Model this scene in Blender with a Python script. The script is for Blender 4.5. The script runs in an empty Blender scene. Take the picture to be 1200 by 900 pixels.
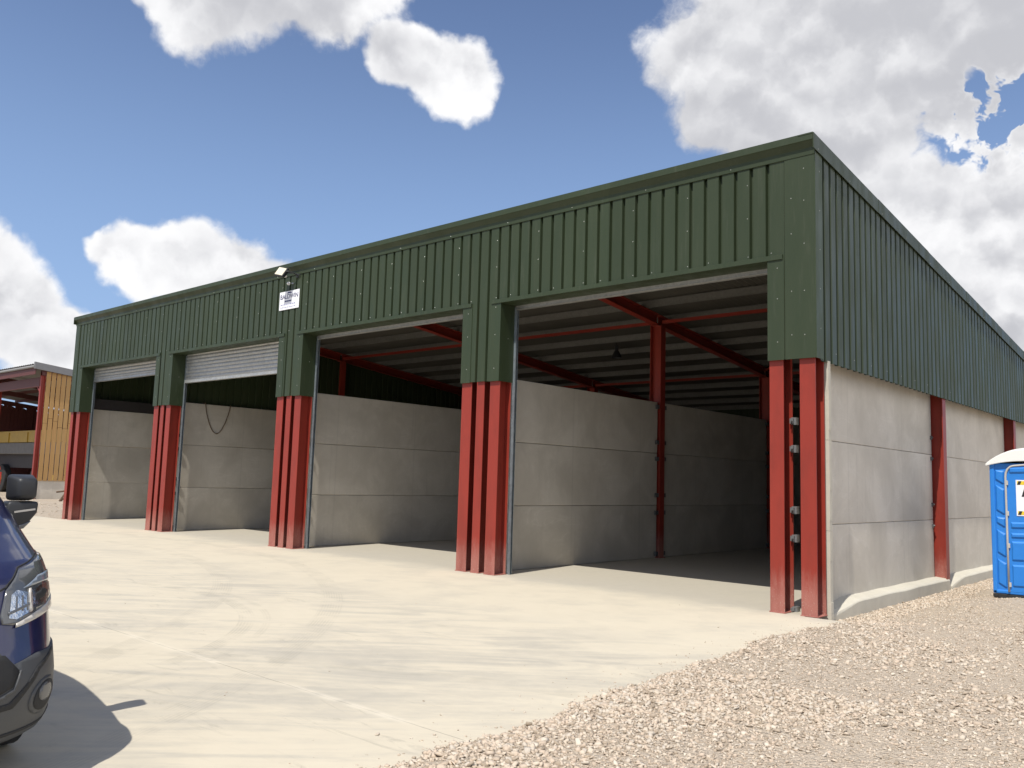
import bpy, bmesh, math, random
import numpy as np
from mathutils import Vector, Matrix
from mathutils.geometry import delaunay_2d_cdt
R = math.radians
random.seed(7)
rng = np.random.default_rng(11)
scene = bpy.context.scene
COL = scene.collection

# ------------------------------------------------------------------ helpers
class MB:
    """collects geometry for ONE mesh object"""
    def __init__(s): s.v = []; s.f = []; s.m = []
    def add(s, vs, fs, mi=0):
        o = len(s.v); s.v += [tuple(map(float, q)) for q in vs]
        for f in fs: s.f.append(tuple(i + o for i in f)); s.m.append(mi)
        return s
    def box(s, x0, x1, y0, y1, z0, z1, mi=0):
        vs = [(x, y, z) for x in (x0, x1) for y in (y0, y1) for z in (z0, z1)]
        return s.add(vs, [(0, 1, 3, 2), (4, 6, 7, 5), (0, 4, 5, 1), (2, 3, 7, 6), (0, 2, 6, 4), (1, 5, 7, 3)], mi)
    def prism(s, poly, axis, a, b, mi=0):
        """poly: 2D points in the plane normal to axis (x:(y,z) y:(x,z) z:(x,y))"""
        def P(q, t):
            return (t, q[0], q[1]) if axis == 'x' else (q[0], t, q[1]) if axis == 'y' else (q[0], q[1], t)
        n = len(poly)
        vs = [P(q, a) for q in poly] + [P(q, b) for q in poly]
        fs = [(i, (i + 1) % n, n + (i + 1) % n, n + i) for i in range(n)]
        fs += [tuple(range(n - 1, -1, -1)), tuple(range(n, 2 * n))]
        return s.add(vs, fs, mi)
    def sheet(s, prof, fn, mi=0, th=0.0):
        """profile points -> fn(p, end) for end 0/1; a thin sheet"""
        n = len(prof)
        vs = [fn(q, 0) for q in prof] + [fn(q, 1) for q in prof]
        return s.add(vs, [(i, i + 1, n + i + 1, n + i) for i in range(n - 1)], mi)
    def bar(s, p0, p1, w, h, mi=0, up=(0, 0, 1)):
        p0 = Vector(p0); p1 = Vector(p1); d = (p1 - p0).normalized(); up = Vector(up)
        a = d.cross(up).normalized() * w / 2; b = a.cross(d).normalized() * h / 2
        vs = [p + sa * a + sb * b for p in (p0, p1) for sa, sb in ((-1, -1), (1, -1), (1, 1), (-1, 1))]
        return s.add(vs, [(0, 1, 2, 3), (7, 6, 5, 4)] + [(i, i + 4, (i + 1) % 4 + 4, (i + 1) % 4) for i in range(4)], mi)
    def tube(s, pts, r, n=8, mi=0, cap=True):
        pts = [Vector(p) for p in pts]; rr = r if isinstance(r, (list, tuple)) else [r] * len(pts)
        vs = []; up = Vector((0, 0, 1)); prev = None
        for i, p in enumerate(pts):
            d = (pts[min(i + 1, len(pts) - 1)] - pts[max(i - 1, 0)]).normalized()
            a = d.cross(up if abs(d.z) < .95 else Vector((1, 0, 0))).normalized()
            if prev is not None and a.dot(prev) < 0: a = -a
            prev = a; b = d.cross(a)
            vs += [p + (a * math.cos(t) + b * math.sin(t)) * rr[i] for t in (2 * math.pi * k / n for k in range(n))]
        fs = [(i * n + k, i * n + (k + 1) % n, (i + 1) * n + (k + 1) % n, (i + 1) * n + k) for i in range(len(pts) - 1) for k in range(n)]
        if cap: fs += [tuple(range(n - 1, -1, -1)), tuple((len(pts) - 1) * n + k for k in range(n))]
        return s.add(vs, fs, mi)
    def build(s, name, mats, parent=None, bevel=0, smooth=False, segs=1, fix=True):
        me = bpy.data.meshes.new(name); me.from_pydata(s.v, [], s.f)
        if not isinstance(mats, (list, tuple)): mats = [mats]
        for m in mats: me.materials.append(m)
        me.polygons.foreach_set('material_index', s.m)
        if fix:
            bm = bmesh.new(); bm.from_mesh(me); bmesh.ops.recalc_face_normals(bm, faces=bm.faces)
            if smooth:
                for f in bm.faces: f.smooth = True
            bm.to_mesh(me); bm.free()
        o = bpy.data.objects.new(name, me); COL.objects.link(o)
        if parent is not None:
            o.parent = parent
            if hasattr(parent, 'location'): o.matrix_parent_inverse = Matrix.Identity(4)
        if bevel:
            b = o.modifiers.new('bevel', 'BEVEL'); b.width = bevel; b.segments = segs; b.limit_method = 'ANGLE'; b.angle_limit = R(40)
            if smooth: b.harden_normals = False
        return o

def tag(o, label=None, cat=None, group=None, kind=None):
    if label: o['label'] = label
    if cat: o['category'] = cat
    if group: o['group'] = group
    if kind: o['kind'] = kind
    return o
def empty(name, loc=(0, 0, 0), rz=0, label=None, cat=None, group=None):
    o = bpy.data.objects.new(name, None); COL.objects.link(o); o.location = loc; o.rotation_euler = (0, 0, rz)
    o.empty_display_size = .3
    return tag(o, label, cat, group)

# ------------------------------------------------------------------ materials
class NT:
    def __init__(s, m):
        m.use_nodes = True; s.t = m.node_tree; s.t.nodes.clear(); s.L = s.t.links
    def n(s, typ, ins=None, **kw):
        nd = s.t.nodes.new(typ)
        for k, v in kw.items(): setattr(nd, k, v)
        for k, v in (ins or {}).items():
            sk = nd.inputs[k]
            if isinstance(v, bpy.types.NodeSocket): s.L.new(v, sk)
            else: sk.default_value = v
        return nd
    def noise(s, vec, scale, detail=4, rough=.55, dist=0, out='Fac'):
        return s.n('ShaderNodeTexNoise', {'Vector': vec, 'Scale': scale, 'Detail': detail, 'Roughness': rough, 'Distortion': dist}).outputs[out]
    def ramp(s, fac, a, b, lo=0., hi=1.):
        return s.n('ShaderNodeMapRange', {'Value': fac, 'From Min': a, 'From Max': b, 'To Min': lo, 'To Max': hi}, interpolation_type='SMOOTHSTEP').outputs[0]
    def math(s, op, a, b=0., clamp=False):
        return s.n('ShaderNodeMath', {0: a, 1: b}, operation=op, use_clamp=clamp).outputs[0]
    def mix(s, fac, a, b, bt='MIX'):
        nd = s.n('ShaderNodeMix', data_type='RGBA', blend_type=bt)
        for k, v in (('Factor', fac), ('A', a), ('B', b)):
            sk = [i for i in nd.inputs if i.name == k and (i.type == 'RGBA' or (k == 'Factor' and i.type == 'VALUE'))][0]
            if isinstance(v, bpy.types.NodeSocket): s.L.new(v, sk)
            else: sk.default_value = v if k == 'Factor' else (tuple(v) + (1,) if len(v) == 3 else v)
        return [o for o in nd.outputs if o.type == 'RGBA'][0]
    def pos(s): return s.n('ShaderNodeNewGeometry').outputs['Position']
    def scale(s, vec, sc): return s.n('ShaderNodeMapping', {'Vector': vec, 'Scale': sc}).outputs[0]
    def sep(s, vec): return s.n('ShaderNodeSeparateXYZ', {0: vec}).outputs
    def out(s, col, rough, metal=0., bump=None, bs=.2, bd=.01, **kw):
        ins = {'Base Color': col if isinstance(col, bpy.types.NodeSocket) else tuple(col) + (1,), 'Roughness': rough, 'Metallic': metal}
        ins.update(kw)
        if bump is not None:
            ins['Normal'] = s.n('ShaderNodeBump', {'Height': bump, 'Strength': bs, 'Distance': bd}).outputs[0]
        b = s.n('ShaderNodeBsdfPrincipled', ins)
        s.n('ShaderNodeOutputMaterial', {'Surface': b.outputs[0]})
        return b

def mat(name): return bpy.data.materials.new(name)
def simple(name, col, rough=.6, metal=0., var=.15, sc=6., bump=0., bscale=40., **kw):
    m = mat(name); t = NT(m); p = t.pos()
    f = t.noise(p, sc, 5, .6)
    c = t.mix(f, [c * (1 - var) for c in col], [min(1, c * (1 + var)) for c in col])
    t.out(c, rough, metal, t.noise(p, bscale, 4) if bump else None, bump, .005, **kw)
    return m

def m_red():
    m = mat('red_oxide_paint'); t = NT(m); p = t.pos(); x, y, z = t.sep(p)
    c = t.mix(t.noise(p, 1.3, 5, .6), (.235, .029, .018), (.300, .041, .026))
    # chalky concrete dust, worn on to the lower metre of the steel
    dn = t.noise(t.scale(p, (9, 9, 2.2)), 2.0, 6, .75)
    h = t.ramp(z, .0, 1.25, 1., 0.)
    d = t.ramp(t.math('ADD', t.math('MULTIPLY', h, .9), t.math('MULTIPLY', dn, .7)), .78, 1.25)
    c = t.mix(t.math('MULTIPLY', d, .42), c, (.46, .27, .22))
    fl = t.ramp(t.noise(p, 38, 3, .8), .70, .78)
    c = t.mix(t.math('MULTIPLY', fl, .35), c, (.50, .33, .28))
    scr = t.ramp(t.noise(t.scale(p, (30, 30, 1.2)), 1.7, 5, .75), .66, .72)
    c = t.mix(t.math('MULTIPLY', scr, t.ramp(t.noise(p, 1.1, 3), .45, .6, 0., .55)), c, (.11, .035, .025))
    spl = t.ramp(t.noise(p, 55, 3, .6), .60, .66)
    c = t.mix(t.math('MULTIPLY', spl, t.ramp(z, .05, .55, .6, 0.)), c, (.50, .43, .34))
    tn = t.noise(t.scale(p, (2.5, 2.5, .8)), 1.4, 5, .65)
    c = t.mix(t.ramp(tn, .42, .68, 0., .45), c, (.17, .030, .020))
    t.out(c, t.ramp(d, 0, 1, .42, .75), 0, t.noise(p, 14, 3), .06, .01, **{'Specular IOR Level': .3})
    return m
def m_green(name='olive_green_sheet', k=1.0):
    m = mat(name); t = NT(m); p = t.pos()
    a = t.noise(t.scale(p, (1, 1, .25)), 2.2, 5, .6)
    c = t.mix(a, (.0300 * k, .0435 * k, .0205 * k), (.0365 * k, .0505 * k, .0255 * k))
    x, y, z = t.sep(p)
    sid = t.n('ShaderNodeTexWhiteNoise', {'W': t.math('FLOOR', t.math('MULTIPLY', t.math('ADD', t.math('ADD', x, y), 40.3), 1.03))}, noise_dimensions='1D').outputs['Value']
    c = t.n('ShaderNodeVectorMath', {0: c, 'Scale': t.n('ShaderNodeMapRange', {'Value': sid, 'To Min': .93, 'To Max': 1.08}).outputs[0]}, operation='SCALE').outputs[0]
    run = t.ramp(t.noise(t.scale(p, (16, 16, .22)), 1.5, 5, .7), .56, .74)
    c = t.mix(t.math('MULTIPLY', run, t.ramp(t.noise(p, .8, 3), .4, .65, .05, .30)), c, (.105, .11, .085))
    dirt = t.ramp(t.noise(t.scale(p, (5, 5, .5)), 2.4, 6, .7), .52, .78)
    c = t.mix(t.math('MULTIPLY', dirt, .18), c, (.12, .12, .09))
    t.out(c, t.ramp(t.noise(t.scale(p, (2, 2, .5)), 2., 4), .3, .7, .38, .56), 0, t.noise(t.scale(p, (1.3, 1.3, .5)), 2.4, 3), .22, .02, **{'Specular IOR Level': .3})
    return m
def m_conc_panel():
    m = mat('precast_concrete'); t = NT(m)
    p0 = t.pos(); oi = t.n('ShaderNodeObjectInfo')
    off = t.n('ShaderNodeVectorMath', {0: oi.outputs['Random'], 1: (37., 19., 53.)}, operation='MULTIPLY').outputs[0]
    p = t.n('ShaderNodeVectorMath', {0: p0, 1: off}, operation='ADD').outputs[0]
    big = t.noise(p, .9, 5, .62, .4)
    c = t.mix(t.ramp(big, .3, .7), (.48, .44, .37), (.60, .555, .475))
    tone = t.n('ShaderNodeMapRange', {'Value': oi.outputs['Random'], 'To Min': .90, 'To Max': 1.08}).outputs[0]
    vm = t.n('ShaderNodeVectorMath', {0: c, 1: tone}, operation='MULTIPLY'); c = vm.outputs[0]
    # trickle streaks and water marks
    st = t.ramp(t.noise(t.scale(p, (9, 9, .35)), 1.6, 5, .6), .55, .75)
    c = t.mix(t.math('MULTIPLY', st, .22), c, (.32, .295, .25))
    wm = t.noise(t.scale(p, (.5, .5, 1.4)), 1.5, 4, .5, 1.5)
    ring = t.math('SUBTRACT', 1., t.math('MULTIPLY', t.math('ABSOLUTE', t.math('SUBTRACT', wm, .5)), 42.), True)
    c = t.mix(t.math('MULTIPLY', ring, t.ramp(big, .45, .6, .0, .30)), c, (.68, .64, .57))
    scp = t.ramp(t.noise(t.scale(p, (3, 3, 14)), .9, 5, .7, .8), .66, .70)
    c = t.mix(t.math('MULTIPLY', scp, t.ramp(t.noise(p, .7, 3), .5, .65, 0., .5)), c, (.66, .62, .54))
    sy = t.math('ABSOLUTE', t.math('SUBTRACT', t.math('FRACT', t.math('MULTIPLY', t.math('ADD', t.math('ADD', t.sep(p0)[0], t.sep(p0)[1]), 41.2), .41)), .5))
    c = t.mix(t.ramp(sy, .0, .012, .15, 0.), c, (.26, .24, .205))
    pit = t.ramp(t.noise(p, 60, 2, .5), .66, .74)
    c = t.mix(t.math('MULTIPLY', pit, .35), c, (.25, .23, .20))
    # damp splash up from the floor
    z = t.sep(p0)[2]
    sp = t.math('MULTIPLY', t.ramp(z, .0, .5, .35, 0.), t.noise(p, 3, 4))
    c = t.mix(sp, c, (.30, .265, .21))
    t.out(c, .88, 0, t.math('ADD', t.noise(p, 26, 6, .7), t.math('MULTIPLY', pit, -.6)), .25, .006)
    return m
def m_slab():
    m = mat('dusty_concrete_slab'); t = NT(m); p = t.pos(); x, y, z = t.sep(p)
    big = t.noise(p, .32, 5, .6, .6)
    sw = t.noise(t.scale(t.n('ShaderNodeMapping', {'Vector': p, 'Rotation': (0, 0, R(-40))}).outputs[0], (.55, 2.6, 1)), .9, 8, .68, 1.6)
    fine = t.noise(p, 7, 8, .7)
    clean = t.mix(fine, (.39, .36, .295), (.455, .42, .345))
    dust = t.mix(t.noise(p, 2.2, 6, .65), (.505, .45, .345), (.58, .522, .405))
    dm = t.math('ADD', t.math('MULTIPLY', big, .55), t.math('MULTIPLY', sw, .75))
    dm = t.math('ADD', dm, t.math('MULTIPLY', fine, .12))
    dm = t.ramp(dm, .52, .80)
    # nothing drags the dust about under the roof: clean floor beyond the door line
    ny = t.math('ADD', y, t.math('MULTIPLY', t.math('SUBTRACT', t.noise(p, 1.5, 5, .6), .5), 1.3))
    dm = t.math('MULTIPLY', dm, t.ramp(ny, -.5, .5, 1., .12))
    # the strip nearest the doors is the dustiest
    near = t.math('MULTIPLY', t.ramp(ny, -4.6, -2.4), t.ramp(ny, -.5, .3, 1., 0.))
    dm = t.math('MAXIMUM', dm, t.math('MULTIPLY', near, t.ramp(t.noise(p, 1.1, 5, .6), .3, .55, .55, 1.)))
    c = t.mix(dm, clean, dust)
    # dark broom and wet drag marks
    q = t.n('ShaderNodeMapping', {'Vector': p, 'Rotation': (0, 0, R(-44)), 'Scale': (.75, 3.6, 1)}).outputs[0]
    dr = t.ramp(t.noise(q, 1.5, 8, .74, 1.4), .56, .68)
    dr = t.math('MULTIPLY', dr, t.ramp(y, -2.2, -3.6))
    c = t.mix(t.math('MULTIPLY', t.math('MULTIPLY', dr, t.ramp(t.noise(p, .45, 3), .42, .6, .10, 1.)), .40), c, (.26, .24, .195))
    # tyre sweeps: thin arcs round a turning point
    for cx, cy, r0, w, k in ((-6.6, -9.4, 4.45, .10, .16), (-6.6, -9.4, 4.68, .05, .10), (2.5, -14.5, 9.2, .13, .14), (-14, -16, 13.6, .16, .12), (-14, -16, 15.1, .16, .12)):
        dx = t.math('SUBTRACT', x, cx); dy = t.math('SUBTRACT', y, cy)
        rr = t.math('SQRT', t.math('ADD', t.math('MULTIPLY', dx, dx), t.math('MULTIPLY', dy, dy)))
        band = t.ramp(t.math('ABSOLUTE', t.math('SUBTRACT', rr, r0)), w * .75, w, 1., 0.)
        band = t.math('MULTIPLY', band, t.ramp(t.math('SINE', t.math('MULTIPLY', rr, 190.)), -.4, .2, .35, 1.))
        c = t.mix(t.math('MULTIPLY', band, t.ramp(t.noise(p, 2.6, 4), .4, .6, 0., k * 1.7)), c, (.24, .225, .185))
    # saw-cut joints, half filled with pale dust
    bumps = t.noise(p, 30, 6, .7)
    for ax, v0 in ((y, -7.02), (y, -13.2), (x, -12.4), (x, -18.6)):
        dv = t.math('ABSOLUTE', t.math('ADD', t.math('SUBTRACT', ax, v0), t.math('MULTIPLY', t.math('SUBTRACT', t.noise(p, 4, 4), .5), .02)))
        halo = t.ramp(dv, .01, .07, .5, 0.)
        c = t.mix(t.math('MULTIPLY', halo, t.ramp(t.noise(p, 1.7, 5), .42, .6)), c, (.66, .60, .48))
        cut = t.ramp(dv, .003, .006, .6, 0.)
        c = t.mix(t.math('MULTIPLY', cut, t.ramp(t.noise(p, 1.7, 5), .40, .62, 1., .1)), c, (.18, .16, .13))
    sp = t.ramp(t.noise(p, 20, 3, .6), .74, .79)
    c = t.mix(t.math('MULTIPLY', sp, .5), c, (.24, .21, .17))
    t.out(c, t.ramp(dm, 0, 1, .72, .95), 0, bumps, .12, .004)
    return m
def m_ground():
    m = mat('crushed_stone_ground'); t = NT(m); p = t.pos()
    v = t.n('ShaderNodeTexVoronoi', {'Vector': p, 'Scale': 34., 'Randomness': 1.}, feature='F1')
    v2 = t.n('ShaderNodeTexVoronoi', {'Vector': p, 'Scale': 85., 'Randomness': 1.}, feature='F1')
    rc = t.sep(v.outputs['Color'])[0]
    c = t.mix(rc, (.345, .28, .205), (.55, .465, .365))
    c = t.mix(t.math('MULTIPLY', t.sep(v2.outputs['Color'])[1], .5), c, (.48, .405, .31))
    big = t.noise(p, .5, 5, .6)
    c = t.mix(t.ramp(big, .35, .7, 0., .55), c, (.50, .42, .32))
    damp = t.ramp(t.noise(p, .23, 4, .6), .55, .72, 0., .35)
    c = t.mix(damp, c, (.36, .285, .20))
    h = t.math('ADD', t.math('MULTIPLY', v.outputs['Distance'], -1.), t.math('MULTIPLY', v2.outputs['Distance'], -.4))
    t.out(c, .95, 0, h, .8, .035)
    return m
def m_stone():
    m = mat('limestone_chippings'); t = NT(m); p = t.pos()
    a = t.n('ShaderNodeAttribute', attribute_name='tint').outputs['Fac']
    cr = t.n('ShaderNodeValToRGB', {'Fac': a}); e = cr.color_ramp.elements
    e[0].position = 0; e[0].color = (.24, .19, .135, 1); e[1].position = 1; e[1].color = (.70, .62, .50, 1)
    for ps, cl in ((.2, (.42, .34, .255, 1)), (.45, (.535, .43, .33, 1)), (.7, (.57, .49, .385, 1)), (.9, (.49, .44, .37, 1))):
        q = e.new(ps); q.color = cl
    c = t.mix(t.math('MULTIPLY', t.noise(p, 60, 3), .5), cr.outputs[0], (.50, .41, .31))
    t.out(c, .92, 0, t.noise(p, 160, 3), .3, .003)
    return m
def m_galv(name='galvanised_steel', col=(.50, .52, .52), rough=.42, metal=.75):
    m = mat(name); t = NT(m); p = t.pos()
    v = t.n('ShaderNodeTexVoronoi', {'Vector': p, 'Scale': 22.}).outputs['Color']
    c = t.mix(t.sep(v)[0], [k * .85 for k in col], [k * 1.1 for k in col])
    c = t.mix(t.math('MULTIPLY', t.noise(p, 2, 5), .4), c, (.30, .29, .27))
    t.out(c, t.ramp(t.noise(p, 5, 4), .3, .7, rough - .08, rough + .15), metal)
    return m
def m_timber():
    m = mat('larch_boards'); t = NT(m); p = t.pos()
    x, y, z = t.sep(p)
    bid = t.n('ShaderNodeTexWhiteNoise', {'W': t.math('FLOOR', t.math('MULTIPLY', y, 1 / .24))}, noise_dimensions='1D').outputs['Value']
    g = t.noise(t.scale(p, (8, 8, .6)), 2.5, 6, .6, .5)
    c = t.mix(g, (.36, .19, .06), (.50, .30, .115))
    c = t.mix(t.math('MULTIPLY', bid, .5), c, (.40, .27, .12))
    kn = t.ramp(t.noise(t.scale(p, (1, 3, 1.6)), 2.3, 2), .69, .75)
    c = t.mix(t.math('MULTIPLY', kn, .6), c, (.12, .05, .02))
    t.out(c, .8)
    return m
def m_roofsheet():
    m = mat('grey_roof_sheet'); t = NT(m); p = t.pos()
    c = t.mix(t.noise(p, 1.2, 5, .6), (.095, .088, .073), (.14, .13, .108))
    t.out(c, .8)
    return m
def m_paint(name, col, rough=.25, coat=1., metal=0.):
    m = mat(name); t = NT(m); p = t.pos()
    d = t.ramp(t.noise(p, 2.4, 6, .65), .45, .8)
    z = t.sep(p)[2]
    d = t.math('MULTIPLY', d, t.ramp(z, .3, 1.1, .30, .08))
    c = t.mix(d, col, (.38, .34, .28))
    t.out(c, t.ramp(d, 0, .3, rough, .6), metal, None, 0, 0, **{'Coat Weight': coat, 'Coat Roughness': .06})
    return m
def m_ribplastic(name, col, rough):
    return simple(name, col, rough, 0, .10, 8, .08, 90)

RED = m_red(); GREEN = m_green(); PANEL = m_conc_panel(); SLAB = m_slab(); GROUND = m_ground(); STONE = m_stone()
GALV = m_galv(); SHUT = m_galv('shutter_lath', (.42, .43, .425), .45, .5); PURL = m_galv('purlin_zinc', (.145, .14, .128), .65, .1)
SIDEGREY = m_green('corner_flashing_green', 1.35)
ROOF = m_roofsheet(); TIMBER = m_timber()
SCREW = simple('fixing_head', (.40, .41, .38), .4, .6, .05)
KERB = simple('cast_kerb_concrete', (.50, .47, .39), .9, 0, .15, 3.5, .4, 22)
GUIDE = m_galv('door_guide_steel', (.30, .36, .40), .4, .6)
CLAMP = simple('clamp_steel', (.16, .16, .16), .5, .6)
CLAMPG = simple('clamp_galvanised', (.24, .245, .245), .5, .5)
BLACK = simple('black_rubber', (.018, .018, .018), .75)
BLACKPL = m_ribplastic('black_grained_plastic', (.022, .023, .025), .48)
DARKSTEEL = simple('dark_steel', (.05, .045, .045), .6, .3)

# ------------------------------------------------------------------ setting: slab, ground, gravel
SL = (-26.2, -.2, .75)
mb = MB()
poly = [(-26.2, -60), (1.6, -60), (1.0, -9), (.75, -.03), (-.16, -.03), (-.16, 17.2), (-24.3, 17.2), (-24.3, -.06), (-26.2, -.06)]
mb.prism(poly, 'z', -.25, 0.)
slab = mb.build('concrete_yard', SLAB); tag(slab, kind='structure')

def edge_x(y):          # where the chippings creep over the slab
    b = np.interp(y, [-60, -9, -7.8, -6.6, -5.4, -4.2, -3., -1.8, -1.1, -.6, .5], [1.2, .68, .64, .66, .52, .44, .36, .22, .24, .36, .36])
    return b + .03 * np.sin(y * 3.7) + .025 * np.sin(y * 9.1 + 1) + .012 * np.sin(y * 23.)
def ground_h(x, y):
    x = np.asarray(x, float); y = np.asarray(y, float)
    d = x - edge_x(y)
    front = np.clip(d * .16, -.10, .045)
    bump = .012 * np.sin(x * 2.1 + y * .9) * np.sin(y * 1.7 - x * .6) + .006 * np.sin(x * 7.3 + y * 4.1) * np.sin(y * 8.3)
    side = -.115 + .15 * np.clip((x - .15) / 1.3, 0, 1) + .05 * np.clip((y - 1) / 12, 0, 1) + .02
    k = np.clip((y + .35) / .9, 0, 1); k = k * k * (3 - 2 * k)
    r = front * (1 - k) + np.clip(side, -.14, .06) * k
    r = np.where(x < -.1, np.where(y > -.4, np.minimum(r, -.10), r), r)
    r = r + bump * np.clip(d * 2, 0, 1)
    # far left yard, beyond the slab
    left = np.clip((-26.0 - x) * .2, -.1, .02) + .01 * np.sin(x * .9) * np.sin(y * 1.1)
    inside = (x < -.1) & (x > -26.6)
    r = np.where(x <= -13, left, np.where(inside, np.minimum(r, -.06), r))
    return r
def axis_pts(fine0, fine1, step, far):
    a = list(np.arange(fine0, fine1 + 1e-6, step)); s = step; v = fine1
    while v < far: s *= 1.35; v += s; a.append(v)
    s = step; v = fine0; b = []
    while v > -far: s *= 1.35; v -= s; b.append(v)
    return np.array(b[::-1] + a)
xs = axis_pts(-.6, 7.5, .07, 2500.); ys = axis_pts(-12.5, 13.5, .10, 2500.)
xs = np.unique(np.concatenate([xs[xs < -29], np.arange(-29, -24, .25), np.linspace(-24, -.7, 16), xs[xs >= -.65]]))
X, Y = np.meshgrid(xs, ys); Zg = ground_h(X, Y)
nx, ny = len(xs), len(ys)
idx = np.arange(nx * ny).reshape(ny, nx)
F = np.stack([idx[:-1, :-1], idx[:-1, 1:], idx[1:, 1:], idx[1:, :-1]], -1).reshape(-1, 4)
me = bpy.data.meshes.new('ground'); me.from_pydata(np.stack([X, Y, Zg], -1).reshape(-1, 3).tolist(), [], F.tolist())
me.materials.append(GROUND); g = bpy.data.objects.new('ground', me); COL.objects.link(g); tag(g, kind='structure')
me.polygons.foreach_set('use_smooth', [True] * len(me.polygons))

def stones_mesh(name, px, py, size, tint, lift):
    n = len(px)
    base = np.array([(-1, -1, -1), (1, -1, -1), (1, 1, -1), (-1, 1, -1), (-1, -1, 1), (1, -1, 1), (1, 1, 1), (-1, 1, 1)], float)
    V = base[None] * (.55 + .45 * rng.random((n, 8, 3)))
    V[:, 4:, :2] *= (.45 + .5 * rng.random((n, 1, 1)))
    V *= np.stack([.6 + .5 * rng.random(n), .45 + .4 * rng.random(n), .16 + .28 * rng.random(n)], -1)[:, None]
    V *= size[:, None, None] * .5
    a = rng.random(n) * 2 * np.pi; b = rng.normal(0, .42, n); c = rng.normal(0, .42, n)
    ca, sa, cb, sb, cc, sc = np.cos(a), np.sin(a), np.cos(b), np.sin(b), np.cos(c), np.sin(c)
    x, y, z = V[..., 0], V[..., 1], V[..., 2]
    y, z = y * cb[:, None] - z * sb[:, None], y * sb[:, None] + z * cb[:, None]
    x, z = x * cc[:, None] - z * sc[:, None], x * sc[:, None] + z * cc[:, None]
    x, y = x * ca[:, None] - y * sa[:, None], x * sa[:, None] + y * ca[:, None]
    zz = np.maximum(ground_h(px, py), np.where((px < .8) & ((py < -.03)), 0., -1.))
    z = z + (zz + size * lift)[:, None]; x = x + px[:, None]; y = y + py[:, None]
    P = np.stack([x, y, z], -1).reshape(-1, 3)
    q = np.array([(0, 3, 2, 1), (4, 5, 6, 7), (0, 1, 5, 4), (1, 2, 6, 5), (2, 3, 7, 6), (3, 0, 4, 7)])
    Fq = (q[None] + (np.arange(n) * 8)[:, None, None]).reshape(-1, 4)
    me = bpy.data.meshes.new(name)
    me.vertices.add(len(P)); me.vertices.foreach_set('co', P.ravel())
    me.loops.add(Fq.size); me.loops.foreach_set('vertex_index', Fq.ravel().astype(np.int32))
    me.polygons.add(len(Fq)); me.polygons.foreach_set('loop_start', np.arange(0, Fq.size, 4, dtype=np.int32))
    me.update(calc_edges=True)
    at = me.attributes.new('tint', 'FLOAT', 'FACE'); at.data.foreach_set('value', np.repeat(tint, 6).astype(np.float32))
    me.materials.append(STONE)
    o = bpy.data.objects.new(name, me); COL.objects.link(o); return o
# (x0,x1,y0,y1,count,size range)
parts = []
def scatter(x0, x1, y0, y1, n, s0, s1, cond=None):
    px = x0 + (x1 - x0) * rng.random(n); py = y0 + (y1 - y0) * rng.random(n)
    keep = (px > edge_x(py) - .02) | (py > .2)
    keep &= ~((px < .03) & (py > -.05))
    if cond is not None: keep &= cond(px, py)
    px, py = px[keep], py[keep]
    s = s0 + (s1 - s0) * rng.random(len(px)) ** 2.2
    far = np.clip((px - edge_x(py)) / 1.8, 0, 1)
    patch_ = .5 + .5 * np.sin(px * 1.7 + 1.3 * np.sin(py * .8)) * np.sin(py * 1.3 + 1.1 * np.sin(px * 1.1))
    s = s * (1 - .42 * far * patch_)
    k = rng.random(len(px)) > .55 * far * patch_ * (s > .02)
    px, py, s = px[k], py[k], s[k]
    parts.append((px, py, s))
clump = lambda px, py: rng.random(len(px)) < (.35 + .65 * (np.sin(px * 2.3 + 1) * np.sin(py * 1.9 + px) > -.15))
scatter(.2, 4.6, -8.6, -4.2, 26000, .012, .046)
scatter(.2, 4.6, -8.6, -4.2, 6500, .035, .080, clump)
scatter(.2, 2.2, -8.6, -4.2, 9000, .02, .075)
scatter(.1, 6.0, -4.2, .6, 26000, .014, .042)
scatter(.1, 6.0, -4.2, .6, 9000, .035, .085, clump)
scatter(.0, 4.5, .4, 9., 26000, .016, .048, clump)
scatter(.0, .6, .5, 12., 4200, .025, .07)
scatter(.0, 4.0, 9., 17., 5000, .03, .06)
# strays kicked on to the slab
n = 420; py = -8.5 + 8.3 * rng.random(n); px = edge_x(py) - np.abs(rng.normal(0, .28, n)) ** 1.5 - .01
parts.append((px, py, .008 + .022 * rng.random(n) ** 2))
n = 90; parts.append((-9 + 9.2 * rng.random(n), -9 + 8.6 * rng.random(n), .006 + .02 * rng.random(n) ** 3))
parts.append((np.array([.13]), np.array([-7.35]), np.array([.055])))
px = np.concatenate([q[0] for q in parts]); py = np.concatenate([q[1] for q in parts]); sz = np.concatenate([q[2] for q in parts])
gv = stones_mesh('gravel', px, py, sz, rng.random(len(px)), .10)
tag(gv, kind='stuff'); gv['label'] = 'loose pinkish cream limestone chippings spread beside the concrete yard'; gv['category'] = 'gravel'
# flint bits on the far left yard
n = 2500; px = -38 + 11.5 * rng.random(n); py = -6 + 10 * rng.random(n)
gv2 = stones_mesh('gravel', px, py, .03 + .07 * rng.random(n) ** 2, rng.random(n), .1)
tag(gv2, kind='stuff'); gv2['label'] = 'pale stony ground between the concrete yard and the timber clad barn'; gv2['category'] = 'gravel'

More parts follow.
